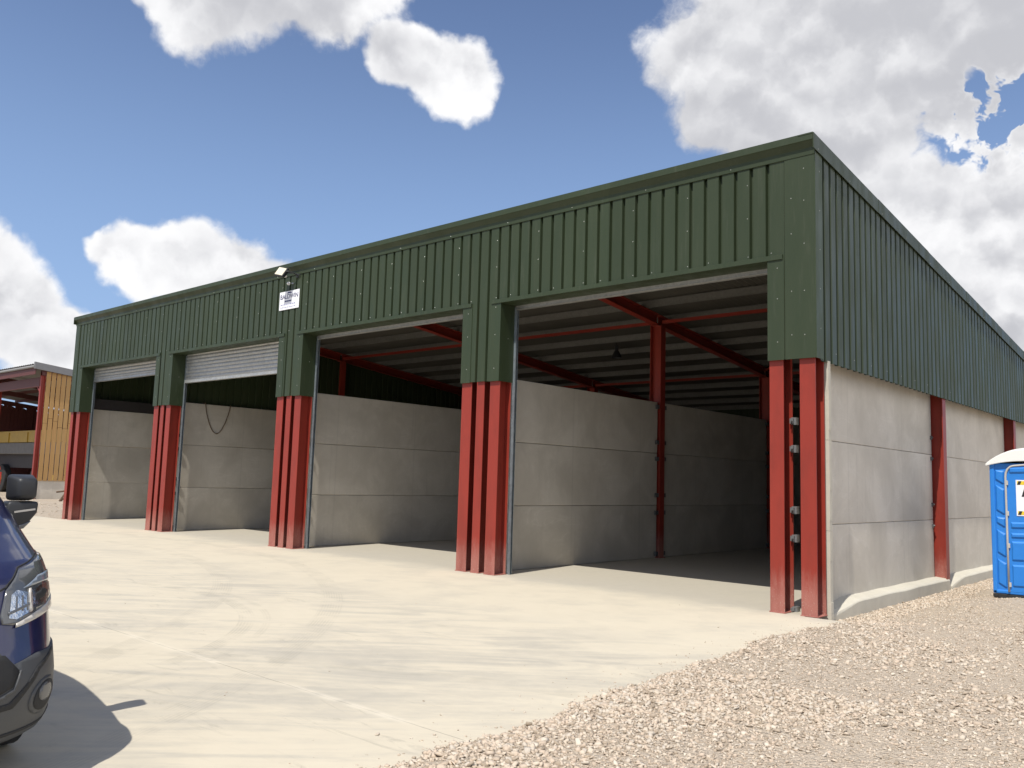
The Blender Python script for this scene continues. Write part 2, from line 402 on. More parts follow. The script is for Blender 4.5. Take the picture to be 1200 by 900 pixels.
# ------------------------------------------------------------------ the warehouse
BW = empty('storage_building', (-12.1, 0, 0), 0, 'long green clad four bay storage building with red steel posts and roller doors', 'building')
class OffParent: pass
OX = 12.1
def B(mbx, name, mats, parent=BW, **kw):
    """geometry is given in world metres; shift into the building's own frame"""
    mbx.v = [(x + OX, y, z) for x, y, z in mbx.v]
    return mbx.build(name, mats, parent, **kw)
def roofz(y): return 6.40 - .1055 * (y + .11)
DEPTH = 17.1
HC, HO, HP = 3.38, 4.80, 3.52
GX = [-6.13, -12.13, -18.13]
GH = .47
DL, DR = -24.25, -23.55
EL = -.642
openings = [(DR, GX[2] - GH), (GX[2] + GH, GX[1] - GH), (GX[1] + GH, GX[0] - GH), (GX[0] + GH, EL)]

def isec(m, x0, x1, y0, y1, z0, z1, face='y', tf=.018, tw=.012, mi=0):
    if face == 'y':   # flanges look to -y and +y
        m.box(x0, x1, y0, y0 + tf, z0, z1, mi); m.box(x0, x1, y1 - tf, y1, z0, z1, mi)
        c = (x0 + x1) / 2; m.box(c - tw / 2, c + tw / 2, y0 + tf - .001, y1 - tf + .001, z0, z1, mi)
    else:
        m.box(x0, x0 + tf, y0, y1, z0, z1, mi); m.box(x1 - tf, x1, y0, y1, z0, z1, mi)
        c = (y0 + y1) / 2; m.box(x0 + tf - .001, x1 - tf + .001, c - tw / 2, c + tw / 2, z0, z1, mi)
    return m
# front posts
fronts = []
for gx in GX: fronts += [(gx - .47, gx - .22), (gx - .095, gx + .095), (gx + .23, gx + .47)]
fronts += [(EL, -.44), (-.215, 0.), (DL, -24.06), (-23.80, DR)]
for a, b in fronts:
    m = MB(); isec(m, a, b, 0, .30, .0, 4.76)
    m.box(a - .01, b + .01, -.012, .31, -.001, .014)      # base plate
    B(m, 'steel_post', RED, bevel=.003)
# portal columns, rafters
yc = [5.87, 11.50, 17.0]
fx = [-.02, -6.13, -12.13, -18.13, -24.23]
def rafz(y): return 5.935 - .1055 * y
for k, x in enumerate(fx):
    if k == 0: a, b = -.36, 0.
    elif k == 4: a, b = -24.25, -23.89
    else: a, b = x - .13, x + .165
    for y in yc:
        m = MB(); z0 = -.12 if k == 0 else 0.
        yy = min(y, 16.88)
        isec(m, a, b, yy - .10, yy + .10, z0, rafz(yy), 'x')
        if k == 0: m.box(a, b, yy - .02, yy + .02, z0 - .02, .02)
        else: m.box(a - .03, b + .03, yy - .13, yy + .13, 0.001, .018)
        B(m, 'portal_column', RED, bevel=.003)
    m = MB()
    for yy0, yy1 in ((.40, 5.84), (5.90, 11.48), (11.52, 16.95)):
        xa, xb = (x - .09, x + .09) if 0 < k < 4 else ((-.30, -.12) if k == 0 else (-24.13, -23.95))
        c = (xa + xb) / 2
        for (u0, u1, lo, hi) in ((xa, xb, 0, .018), (xa, xb, .232, .25), (c - .006, c + .006, .016, .234)):
            vs = [(u, y, rafz(y) + h) for y in (yy0, yy1) for u, h in ((u0, lo), (u1, lo), (u1, hi), (u0, hi))]
            m.add(vs, [(0, 1, 2, 3), (7, 6, 5, 4), (0, 4, 5, 1), (1, 5, 6, 2), (2, 6, 7, 3), (3, 7, 4, 0)])
    # haunch by the front posts and column heads
    if 0 < k < 4:
        for y in yc[:2]:
            m.box(c - .1, c + .1, y - .14, y + .14, rafz(y) - .012, rafz(y) - .002)
            m.prism([(y + .1, rafz(y) - .01), (y + .5, rafz(y + .5)), (y + .5, rafz(y + .5) + .01), (y + .1, rafz(y))], 'x', c - .08, c + .08)
    B(m, 'rafter', RED, bevel=.003)
# eaves ties and braces
for k in range(4):
    x1, x0 = fx[k] - .15, fx[k + 1] + .15
    for y, dz in ((5.87, .07), (11.50, .07)):
        m = MB(); m.bar((x0, y, rafz(y) + dz), (x1, y, rafz(y) + dz), .07, .07); B(m, 'tie_bar', RED)
for (xa, ya, xb, yb) in ((-6.0, .6, -.3, 5.5), (-6.0, 11.2, -.3, 6.0), (-23.9, .6, -18.3, 5.5), (-12.0, 5.5, -6.3, .6)):
    m = MB(); m.tube([(xa, ya, rafz(ya) + .12), (xb, yb, rafz(yb) + .12)], .028, 8); B(m, 'roof_brace', RED)
# purlins (galvanised zed) and cleats
py_ = .55
while py_ < DEPTH:
    m = MB(); z = rafz(py_) + .255
    m.box(-24.2, -.05, py_ - .003, py_ + .003, z, z + .15)
    m.box(-24.2, -.05, py_ - .065, py_ - .003, z + .144, z + .15)
    m.box(-24.2, -.05, py_ + .003, py_ + .065, z, z + .006)
    for x in fx[1:4]: m.box(x - .05, x + .05, py_ + .006, py_ + .016, z - .02, z + .12, 1)
    B(m, 'purlin', [PURL, RED]); py_ += 1.18
# corrugated sheeting
def corr(a0, a1, pitch, phase, outv, inv_, groove=.034, slope=.013):
    """ribbed profile [(a, depth)]: flat pans outside with narrow grooves"""
    k0 = math.floor((a0 - phase) / pitch) - 1; pts = [(a0, outv)]
    k = k0
    while True:
        g = phase + k * pitch; k += 1
        if g - groove / 2 - slope <= a0 + .004: continue
        if g + groove / 2 + slope >= a1 - .004: break
        pts += [(g - groove / 2 - slope, outv), (g - groove / 2, inv_), (g + groove / 2, inv_), (g + groove / 2 + slope, outv)]
    pts.append((a1, outv)); return pts
def screws(m, lst, ax, mi=1):
    for (x, y, z) in lst:
        r = .008
        if ax == 'y': c = [(x + r * math.cos(t), y, z + r * math.sin(t)) for t in (k * math.pi / 3 for k in range(6))]; ap = [(x, y - .006, z)]
        else: c = [(x, y + r * math.cos(t), z + r * math.sin(t)) for t in (k * math.pi / 3 for k in range(6))]; ap = [(x + .006, y, z)]
        m.add(c + ap, [(k, (k + 1) % 6, 6) for k in range(6)], mi)
PF, PS = .2425, .23
m = MB()
def fr(a0, a1, z0, z1):
    pr = corr(a0, a1, PF, -.402, -.036, .016)
    m.sheet(pr, lambda q, e: (q[0], q[1], (z0, z1)[e]))
fr(DL, -.40, HO, 6.24)
for gx in GX: fr(gx - GH, gx + GH, HC, HO)
fr(DL, DR, HC, HO); fr(EL, -.40, HC, HO)
sc = []
for k in range(0, 99):
    x = -.402 - (k + .5) * PF
    if x < DL + .1: break
    if k % 2 == 0: sc.append((x - .07 + .14 * (k % 4 > 1), -.036, HO + .07 + .02 * random.random()))
    if k % 4 == 2: sc += [(x + .06, -.036, z + .02 * random.random()) for z in (5.42, 5.92)]
screws(m, sc, 'y')
B(m, 'front_cladding', [GREEN, SCREW], fix=False)
# flat corner and door-jamb flashings
def flash(name, a, b, y, z0, z1, extra=()):
    m = MB(); m.box(a, b, y - .004, y, z0, z1); screws(m, list(extra), 'y'); B(m, name, [GREEN, SCREW], bevel=.002)
flash('corner_flashing', -.395, .028, -.040, HC - .01, 6.18, [(-.30, -.044, z) for z in (3.7, 4.3, 5.1, 5.6)] + [(-.12, -.044, z + .04) for z in (3.65, 4.25, 4.9, 5.5, 5.95)])
flash('corner_flashing', DL - .03, DL + .28, -.040, HC - .01, 6.18, [(DL + .12, -.044, z) for z in (3.8, 4.6, 5.4)])
for i, (a, b) in enumerate(openings):
    wl = .24
    m = MB(); m.box(a - wl, a + .004, -.044, -.040, HC - .01, HO - .02)
    m.box(a, a + .004, -.040, .33, HC - .01, HO - .03)
    screws(m, [(a - .12, -.045, z) for z in (3.6, 4.2, 4.7)], 'y'); screws(m, [(a + .005, .17, 4.15)], 'x')
    B(m, 'jamb_flashing', [GREEN, SCREW])
    m = MB(); m.box(b - .004, b + .235, -.0445, -.0405, HC - .01, HO - .02)
    m.box(b - .004, b, -.040, .33, HC - .01, HO - .03)
    screws(m, [(b + .14, -.046, z) for z in (3.62, 4.22, 4.65)], 'y')
    B(m, 'jamb_flashing', [GREEN, SCREW])
    m = MB()   # drip trim and soffit over the door
    m.box(a - .22, b + .22, -.062, -.046, HO - .035, HO + .035); m.box(a + .006, b - .006, -.046, .33, HO - .033, HO - .027)
    m.box(a - .22, b + .22, -.046, -.036, HO + .025, HO + .035)
    B(m, 'lintel_flashing', GREEN, bevel=.002)
# eaves gutter / fascia pressing
m = MB()
prof = [(-.02, 6.405), (-.122, 6.445), (-.130, 6.44), (-.130, 6.345), (-.115, 6.335), (-.056, 6.262), (-.052, 6.165), (-.044, 6.160), (-.044, 6.268), (-.108, 6.35), (-.108, 6.42), (-.02, 6.385)]
m.prism(prof, 'x', DL - .05, .045)
screws(m, [(-1.2 - k * 1.45, -.053, 6.205) for k in range(16)], 'y')
B(m, 'eaves_flashing', [GREEN, SCREW], fix=True)
# right and left side cladding
def sidepts(y0, y1, z0, x, xin, sgn=1):
    m = MB(); pr = corr(y0, y1, PS, .25, x, xin, .044, .016)
    n = len(pr)
    vs = [(q[1], q[0], z0) for q in pr] + [(q[1], q[0], roofz(q[0]) - .03) for q in pr]
    m.add(vs, [(i, i + 1, n + i + 1, n + i) for i in range(n - 1)], 0)
    return m
m = sidepts(.10, DEPTH, HC - .03, .034, -.010)
screws(m, [(.036, .25 + (k + .5) * PS + .04, z) for k in range(1, 70, 3) for z in (HC + .12,)], 'x')
B(m, 'side_cladding', [GREEN, SCREW], fix=False)
m = sidepts(.10, DEPTH, HC - .03, DL - .034, DL - .002); B(m, 'side_cladding', GREEN, fix=False)
m = MB(); m.box(.036, .040, -.044, .20, HC - .012, 6.20); m.box(.028, .040, -.044, -.040, HC - .012, 6.20)
screws(m, [(.041, .10, z) for z in (3.78, 4.32, 4.86, 5.4, 5.95)], 'x'); B(m, 'corner_flashing', [SIDEGREY, SCREW], bevel=.002)
# barge flashing in lapped lengths
m = MB()
yb = -.135; j = 0
while yb < DEPTH:
    y1 = min(yb + 2.55, DEPTH + .05); o = .003 * (j % 2)
    vs = []
    for y in (yb, y1):
        zt = roofz(y) + .03 + o; zt = min(zt, 9)
        vs += [(-.16, y, zt), (.062 + o, y, zt), (.062 + o, y, zt - .215), (.050 + o, y, zt - .215), (.050 + o, y, zt - .012), (-.16, y, zt - .012)]
    m.add(vs, [(i, (i + 1) % 6, 6 + (i + 1) % 6, 6 + i) for i in range(6)] + [(0, 1, 2, 3, 4, 5), (11, 10, 9, 8, 7, 6)])
    screws(m, [(.064 + o, y, roofz(y) - .15) for y in (yb + .15, yb + 1.3)], 'x')
    yb = y1 - .04 if y1 < DEPTH else 99; j += 1
B(m, 'barge_flashing', [GREEN, SCREW])
m = MB()
vs = []
for y in (-.135, DEPTH + .05):
    zt = roofz(y) + .03; vs += [(DL + .16, y, zt), (DL - .062, y, zt), (DL - .062, y, zt - .215), (DL - .05, y, zt - .215), (DL - .05, y, zt - .012), (DL + .16, y, zt - .012)]
m.add(vs, [(i, (i + 1) % 6, 6 + (i + 1) % 6, 6 + i) for i in range(6)] + [(0, 1, 2, 3, 4, 5), (11, 10, 9, 8, 7, 6)])
B(m, 'barge_flashing', GREEN)
# roof sheets: corrugated fibre cement, seen from beneath
m = MB(); pts = []
x = DL - .02
while x < .02: pts.append((x, 0)); x += .0365
n = len(pts)
rows = [-.06 + i * (DEPTH + .1) / 12 for i in range(13)]
for ri, (y0, y1) in enumerate(zip(rows[:-1], rows[1:])):
    vs = [(q[0], y, roofz(y) - .030 + .022 * math.cos(q[0] / .146 * 2 * math.pi) + (0 if e else .008)) for e, y in enumerate((y0, y1 + .12)) for q in pts]
    m.add(vs, [(i, i + 1, n + i + 1, n + i) for i in range(n - 1)])
    vs = [(a, b, c + .012) for a, b, c in vs]
    m.add(vs, [(i, i + 1, n + i + 1, n + i) for i in range(n - 1)])
B(m, 'roof', ROOF, fix=False, smooth=False)
# back wall cladding
m = MB(); m.sheet(corr(DL, 0, PF, 0, DEPTH + .03, DEPTH), lambda q, e: (q[0], q[1], (HC, roofz(DEPTH))[e])); B(m, 'back_cladding', GREEN, fix=False)
# partition sheeting above the panels between bay one and two
m = MB()
pr = corr(.42, DEPTH - .1, PS, .3, -18.16, -18.19)
nn = len(pr); vs = [(q[1], q[0], HP - .05) for q in pr] + [(q[1], q[0], rafz(q[0]) + .2) for q in pr]
m.add(vs, [(i, i + 1, nn + i + 1, nn + i) for i in range(nn - 1)]); B(m, 'partition_cladding', GREEN, fix=False)
m = MB(); m.box(-24.06, -24.04, .4, 16.9, 3.53, 3.86); B(m, 'capping_flashing', DARKSTEEL)
# precast panels
def panel(x0, x1, y0, y1, z0, z1):
    m = MB(); m.box(x0, x1, y0, y1, z0, z1); return B(m, 'concrete_panel', PANEL, bevel=.012, segs=2)
PH = HP / 3
ybays = [(.34, 5.80), (5.94, 11.43), (11.57, 16.80)]
for x in (-.285, -6.13, -12.13, -18.13, -24.12):
    for y0, y1 in ybays:
        for k in range(3):
            if x == -.285: panel(x - .075, x + .075, y0 if y0 > 1 else .345, y1, -.02 + k * 1.175, -.02 + (k + 1) * 1.175 - .004)
            else: panel(x - .075, x + .075, y0, y1, k * PH + .002, (k + 1) * PH - .004)
for x0, x1 in ((-23.9, -18.3), (-17.9, -12.3), (-11.9, -6.3), (-5.9, -.4)):
    for k in range(3): panel(x0, x1, 16.88, 17.03, k * PH + .002, (k + 1) * PH - .004)
# chipped end strip beside the corner post
m = MB()
n = 26
for i in range(n):
    z0, z1 = -.10 + i * 3.47 / n, -.10 + (i + 1) * 3.47 / n - (.004 if i % 9 == 8 else -.0005)
    j1 = random.uniform(-.005, .004)
    m.box(-.20, .044 + j1, .335, .415, z0, z1)
B(m, 'concrete_closer', KERB)
# clamps that hold the panels to the posts
def clamp(x, y, z, mt=CLAMP, w=.10, d=.05, h=.085):
    m = MB(); m.box(x - d / 2, x + d / 2, y - w / 2, y + w / 2, z - .006, z + h); m.tube([(x, y, z + h * .5), (x + d * .5 + .02, y, z + h * .5)], .014, 6)
    B(m, 'panel_clamp', mt)
ZC = (.06, .97, 1.36, 2.18, 2.55, 3.36)
for x in (-6.03, -12.03, -18.03):
    for z in ZC:
        clamp(x, .46, z)
        clamp(x + .02, 5.72, z); clamp(x + .02, 6.02, z)
for x in (-6.03,):
    for z in ZC: clamp(x + .02, 11.36, z)
for z in (.02, .97, 1.35, 2.18, 2.56):
    m = MB(); m.box(-.455, -.385, .27, .36, z - .05, z + .05); m.box(-.465, -.415, .24, .275, z - .035, z + .035); m.tube([(-.43, .19, z), (-.43, .26, z)], .013, 6)
    B(m, 'panel_clamp', CLAMPG)
    for y in (5.74,): clamp(-.20, y, z + .05, CLAMP, .07, .03, .06)
# roller shutters
bottoms = [4.34, 4.0, 4.69, 4.70]
for i, ((a, b), zb) in enumerate(zip(openings, bottoms)):
    r = empty('roller_shutter', ((a + b) / 2 + OX, .36, 0)); r.parent = BW
    cx = (a + b) / 2
    def L(mm, name, mt, **kw):
        mm.v = [(x - cx, y - .36, z) for x, y, z in mm.v]; return mm.build(name, mt, r, **kw)
    mm = MB(); zz = zb + .07; prof = []
    while zz < 4.98:
        for t in range(6):
            prof.append((.352 - .016 * math.sin(math.pi * t / 6), zz + .095 * t / 6))
        zz += .095
    mm.sheet(prof, lambda q, e: ((a + .05, b - .05)[e], q[0], q[1])); L(mm, 'shutter_curtain', SHUT, fix=False, smooth=True)
    mm = MB(); mm.box(a + .04, b - .04, .325, .375, zb, zb + .075); mm.box(a + .04, b - .04, .30, .40, zb - .006, zb)
    L(mm, 'bottom_rail', SHUT, bevel=.003)
    for xx, sgn in ((a, 1), (b, -1)):
        mm = MB(); u = sorted((xx - sgn * .02, xx + sgn * .055))
        mm.box(u[0], u[1], .332, .337, 0.001, 4.75); mm.box(u[0], u[1], .388, .393, 0.001, 4.75)
        v = sorted((xx - sgn * .02, xx - sgn * .014)); mm.box(v[0], v[1], .337, .388, 0.001, 4.75)
        v = sorted((xx + sgn * .0555, xx + sgn * .0615)); mm.box(v[0], v[1], .325, .345, 0.001, 4.75)
        L(mm, 'door_guide', GUIDE)
    mm = MB(); mm.tube([(a + .1, .62, 5.16), (b - .1, .62, 5.16)], .20, 20); L(mm, 'roller_barrel', SHUT, smooth=False)
# kerb along the side
def kerb(y0, y1, name='kerb'):
    m = MB(); N = 24; rows = []
    for i in range(N + 1):
        y = y0 + (y1 - y0) * i / N; s = min(1, (y - y0) / .95)
        zt = .0 + .12 * s + .004 * math.sin(y * 5); xo = .015 - .012 * math.sin(y * 3.1)
        rows.append([(-.21, y, zt + .02), (xo - .05 - .03 * (1 - s), y, zt + .004), (xo - .01, y, zt - .016 - .01 * (1 - s)), (xo, y, zt - .03 - .03 * (1 - s)), (xo + .01, y, -.30), (-.21, y, -.30)])
    vs = [p for r_ in rows for p in r_]; fs = [(i * 6 + k, i * 6 + (k + 1) % 6, (i + 1) * 6 + (k + 1) % 6, (i + 1) * 6 + k) for i in range(N) for k in range(6)]
    fs += [tuple(range(6)), tuple(N * 6 + k for k in range(5, -1, -1))]
    m.add(vs, fs); return B(m, name, KERB)
kerb(.43, 5.90); kerb(6.04, 11.40); kerb(11.60, 17.0)

# ------------------------------------------------------------------ things fixed on the warehouse
NAVY = simple('navy_print', (.03, .035, .12), .5, 0, .02); WHITE = simple('white_board', (.82, .82, .84), .4, 0, .03)
GREYINK = simple('pale_print', (.34, .35, .48), .6, 0, .02)
sg = empty('sign_board', (-12.27, -.044, 5.60), 0, 'small white company sign with dark blue lettering above the middle door post', 'sign')
m = MB(); m.box(-.39, .39, -.012, 0, -.215, .215); m.build('board', WHITE, sg, bevel=.003)
def text(body, size, loc, mt, parent, name, rot=(R(90), 0, 0), ext=.0015, sx=1.):
    cu = bpy.data.curves.new(name, 'FONT'); cu.body = body; cu.size = size; cu.align_x = 'CENTER'; cu.align_y = 'CENTER'; cu.extrude = ext
    cu.materials.append(mt)
    o = bpy.data.objects.new(name, cu); COL.objects.link(o)
    bpy.context.view_layer.update()
    me = bpy.data.meshes.new_from_object(o); bpy.data.objects.remove(o)
    o = bpy.data.objects.new(name, me); COL.objects.link(o); o.parent = parent; o.location = loc; o.rotation_euler = rot; o.scale = (sx, 1, 1)
    return o
text('BALDWIN', .155, (0, -.0145, .085), NAVY, sg, 'lettering', sx=1.02)
m = MB()
x = -.17
for w in (.05, .03, .06, .04, .05, .04): m.box(x, x + w - .008, -.0135, -.012, -.035, .000, 0); x += w
m.prism([(-.10, .16), (.10, .16), (.06, .195), (-.06, .195)], 'y', -.0135, -.012, 0)
x = -.33
for w in (.08, .05, .09, .06, .05, .03, .09, .08, .07): m.box(x, x + w - .018, -.0135, -.012, -.108, -.078, 1); x += w
x = -.33
for w in (.06, .07, .05, .08, .07, .06, .09, .05, .08): m.box(x, x + w - .018, -.0135, -.012, -.168, -.148, 1); x += w
m.build('small_print', [NAVY, GREYINK], sg)

LENS = simple('floodlight_glass', (.72, .66, .50), .25, 0, .12, 40)
fl = empty('floodlight', (-12.22, -.04, 6.15), 0, 'square black floodlight with a pale face on a bracket above the sign', 'floodlight')
hd = empty('lamp_head', (-.02, -.30, .06)); hd.parent = fl
hd.rotation_euler = (R(-28), R(14), R(8))
m = MB(); m.box(-.15, .15, .0, .055, -.125, .125); m.box(-.12, .12, .055, .085, -.09, .09)
for k in range(7): m.box(-.11 + k * .035, -.10 + k * .035, .085, .105, -.08, .08)
m.build('housing', BLACKPL, hd, bevel=.008)
m = MB(); m.box(-.125, .125, -.006, -.001, -.10, .10); m.build('glass', LENS, hd)
m = MB(); m.tube([(.22, 0, -.02), (.22, -.10, .02), (.17, -.22, .05), (.10, -.26, .05)], .012, 6); m.box(.17, .27, -.012, .0, -.06, .04)
m.bar((.34, -.01, -.01), (-.05, -.23, .08), .02, .012); m.build('bracket', BLACKPL, fl)
m = MB(); m.tube([(-.02, -.16, -.02), (-.02, -.19, -.05)], [.035, .02], 10); m.build('motion_sensor', WHITE, fl)
cm = empty('dome_lamp', (-12.32, -.04, 5.99), 0, 'tiny white round sensor fixed between the sign and floodlight', 'sensor')
m = MB(); m.tube([(0, 0, 0), (0, -.03, 0)], .038, 16); m.build('base', WHITE, cm, bevel=.003)
m = MB(); m.tube([(0, -.03, 0), (0, -.05, 0), (0, -.065, 0)], [.034, .03, .012], 16); m.build('dome', WHITE, cm, smooth=True)
m = MB(); m.tube([(.15, 0, -.015), (.15, -.03, -.015)], .014, 10); m.build('button', GREYINK, cm)

ROPE = simple('brown_rope', (.16, .12, .08), .9)
pts = []
for i in range(25):
    s = i / 24; y = 1.20 + .78 * s; z = 3.535 - .83 * math.sin(math.pi * s) ** .75
    pts.append((-18.028 + .004 * math.sin(i * 2.3), y, z))
pts = [(-18.13, 1.16, 3.545)] + pts + [(-18.13, 2.02, 3.545)]
m = MB(); m.tube(pts, .014, 6); o = m.build('rope', ROPE, None, smooth=True)
tag(o, 'brown rope hanging in a loop over the concrete wall of the second bay', 'rope')
cl = empty('ceiling_lamp', (-8.75, 8.0, 5.02), 0, 'dark bell shaped lamp hanging from the roof above the far right bay', 'lamp')
m = MB(); m.tube([(0, 0, 0), (0, 0, .16), (0, 0, .21)], [.15, .08, .04], 20, cap=False); m.build('lamp_shade', BLACKPL, cl)
m = MB(); m.tube([(0, 0, .2), (0, 0, .34)], .05, 12); m.tube([(0, 0, .34), (0, 0, .40)], .01, 6); m.build('stem', BLACKPL, cl)

# ------------------------------------------------------------------ portable toilet
BLUE = m_ribplastic('blue_moulded_plastic', (.022, .20, .62), .38)
BLUED = m_ribplastic('deep_blue_plastic', (.012, .09, .36), .42)
LOOW = simple('translucent_white_roof', (.80, .80, .76), .45, 0, .05, 5, .05, 30)
LOOF = simple('grey_door_frame', (.48, .46, .42), .5, 0, .1)
YEL = simple('yellow_print', (.75, .55, .03), .5)
lo = empty('portable_toilet', (1.61, 4.95, .0), R(0), 'bright blue portable toilet with a white domed roof on the gravel', 'portable toilet')
W2, D2, H2 = .56, .60, 2.14
m = MB(); m.box(-W2 + .03, W2 - .03, -D2 + .02, D2 - .02, .14, H2)
for sx in (-1, 1):    # corner posts
    for sy in (-1, 1): m.box(min(sx * W2, sx * (W2 - .07)), max(sx * W2, sx * (W2 - .07)), min(sy * D2, sy * (D2 - .07)), max(sy * D2, sy * (D2 - .07)), .10, H2 + .02)
m.box(-W2, W2, -D2, D2, .10, .16)
m.build('cabin', BLUE, lo, bevel=.018, segs=3)
m = MB()
for sx in (-.42, 0, .42): m.box(sx - .06, sx + .06, -D2 - .03, D2 + .03, 0, .10)
m.box(-W2, W2, -D2, -D2 + .05, .045, .095); m.box(-W2, W2, D2 - .05, D2, .045, .095)
m.build('skid', BLACK, lo, bevel=.006)
# moulded chevron ribs of the jamb panel
def rib(m, pts, y, t=.012, w=.018):
    for (a, b), (c, d) in zip(pts[:-1], pts[1:]): m.bar((a, y, b), (c, y, d), t, w, up=(0, 0, 1))
def pillow(m, x0, x1, z0a, z0b, z1a, z1b, y, d):
    b = .022
    vs = [(x0, y, z0a), (x1, y, z0b), (x1, y, z1b), (x0, y, z1a), (x0 + b, y - d, z0a + b), (x1 - b, y - d, z0b + b), (x1 - b, y - d, z1b - b), (x0 + b, y - d, z1a - b)]
    m.add(vs, [(4, 5, 6, 7), (0, 1, 5, 4), (1, 2, 6, 5), (2, 3, 7, 6), (3, 0, 4, 7)])
yf = -D2 + .02
for z0, z1, k in ((.20, .62, -.05), (.68, 1.08, -.05), (1.14, 1.28, .0), (1.34, 1.78, -.05), (1.82, 2.02, 0)):
    m = MB(); pillow(m, -W2 + .075, -W2 + .205, z0 + .05, z0 - .01, z1 + .02, z1 + k, yf, .022); m.build('jamb_panel', BLUE, lo, bevel=.006, segs=2)
# door in an arched frame
fr_pts = [(-.33, .14)] + [(-.33, z) for z in (1.0, 1.93)] + [(-.33 + .12 * (1 - math.cos(t)), 1.93 + .17 * math.sin(t)) for t in (R(22), R(45), R(68), R(90))]
fr_all = fr_pts + [(.05, 2.125), (.22, 2.115)] + [(.43 - .0 - .12 * (1 - math.cos(t)) + 0, 1.93 + .17 * math.sin(t)) for t in (R(90), R(68), R(45), R(22))] + [(.43, 1.0), (.43, .14)]
m = MB()
m.tube([(x, -D2 - .012, z) for x, z in fr_all], .017, 6); m.build('door_frame', LOOF, lo, smooth=True)
dr = MB(); dr.prism([(x, z) for x, z in fr_all], 'y', -D2 - .004, -D2 + .03); d_o = dr.build('door', BLUE, lo, bevel=.004)
m = MB()
for z0, z1 in ((.22, .56), (.62, .92), (.97, 1.05), (1.12, 1.22), (1.98, 2.08)):
    m = MB(); pillow(m, -.28, .38, z0, z0 + .02, z1, z1 + .02, -D2 - .004, .020)
    m.build('door_rib', BLUE, d_o, bevel=.006, segs=2)
m = MB()
for z in (.25, .85, 1.35, 1.83):
    m = MB(); m.box(-.325, -.295, -D2 - .028, -D2 - .008, z - .035, z + .035); m.build('hinge', LOOF, d_o, bevel=.003)
m = MB(); m.box(.30, .35, -D2 - .04, -D2 - .008, 1.02, 1.16); m.build('latch', LOOF, d_o, bevel=.004)
st = empty('notice', (.06, -D2 - .008, 1.60)); st.parent = lo
m = MB(); m.box(-.25, .25, -.004, 0, -.28, .28, 0); m.box(-.232, .232, -.006, -.004, -.262, -.205, 1); m.box(-.232, .232, -.006, -.004, .205, .262, 1)
for k in range(5):
    for z in (-.262, .205): m.prism([(-.232 + k * .095, z), (-.19 + k * .095, z), (-.17 + k * .095, z + .057), (-.212 + k * .095, z + .057)], 'y', -.0075, -.006, 2)
m.build('notice_board', [WHITE, YEL, BLACK], st)
m = MB(); m.prism([(-.175, .02), (-.125, .02), (-.085, .15), (-.135, .15)], 'y', -.0065, -.004); m.build('mark', BLACK, st)
# white roof, gently domed, with an arched front
m = MB(); N = 16; rows = []
Mx = 10
for j in range(Mx + 1):
    yy = -D2 - .045 + (2 * D2 + .09) * j / Mx; row = []
    fy = 1 - abs(2 * j / Mx - 1) ** 4
    for i in range(N + 1):
        s = -1 + 2 * i / N; zz = 2.13 + .27 * (1 - abs(s) ** 2.4) * (.86 + .14 * fy)
        row.append((s * (W2 + .045), yy, zz))
    rows.append(row)
vs = [p for r_ in rows for p in r_]; K = N + 1
fs = [(j * K + i, j * K + i + 1, (j + 1) * K + i + 1, (j + 1) * K + i) for j in range(Mx) for i in range(N)]
m.add(vs, fs)
low = [(x, y, 2.07 + (z - 2.07) * .35) for x, y, z in vs]; m.add(low, [f[::-1] for f in fs])
for j in range(Mx):
    for i in (0, N):
        a = j * K + i; b = (j + 1) * K + i; o0 = len(vs); m.f.append((a, b, b + o0, a + o0)); m.m.append(0)
for i in range(N):
    for j in (0, Mx):
        a = j * K + i; b = a + 1; o0 = len(vs); m.f.append((a, b, b + o0, a + o0)); m.m.append(0)
m.build('roof', LOOW, lo, smooth=False, bevel=.01, segs=2)
m = MB(); m.tube([(.38, .45, .2), (.38, .45, 2.40)], .05, 12); m.build('vent_pipe', BLACKPL, lo)

# ------------------------------------------------------------------ van
VX, VY = 0.0, -10.04      # local x = world x
SKYL = m_paint('sky_reflection_tint', (.20, .24, .29), .1, 1.)  # bluish colour standing in for sky reflected in the headlight
PAINT = m_paint('dark_blue_metallic', (.010, .012, .062), .28, 1., .2)
BUMP = m_ribplastic('dark_grey_bumper_plastic', (.060, .062, .064), .5)
GLASSD = m_paint('dark_window_glass', (.012, .014, .016), .06, 1.)
CHR = simple('chrome_reflector', (.62, .64, .66), .20, 1., .35, 45, .9, 26)
LAMPD = m_paint('smoked_lamp_housing', (.085, .09, .095), .12, 1.)
SILV = m_paint('pale_silver_trim', (.50, .47, .42), .35, .6)
van = empty('van', (-2.7, VY, 0), 0, 'dark blue van with black mirrors parked at the left edge of the yard', 'van')
Zr = [.25, .275, .34, .45, .55, .70, .85, .95, 1.05, 1.12, 1.18, 1.26, 1.34, 1.42, 1.60, 1.80, 1.90, 1.95, 1.975]
XFr = [-.27, -.25, -.235, -.225, -.225, -.265, -.315, -.35, -.395, -.47, -.59, -.74, -.87, -1.03, -1.33, -1.70, -1.92, -2.10, -2.45]
Wr = [.90, .945, .975, .990, .990, .982, .978, .975, .970, .963, .955, .945, .935, .925, .885, .835, .80, .75, .60]
XB = -5.2
DD, EE = .62, 2.7
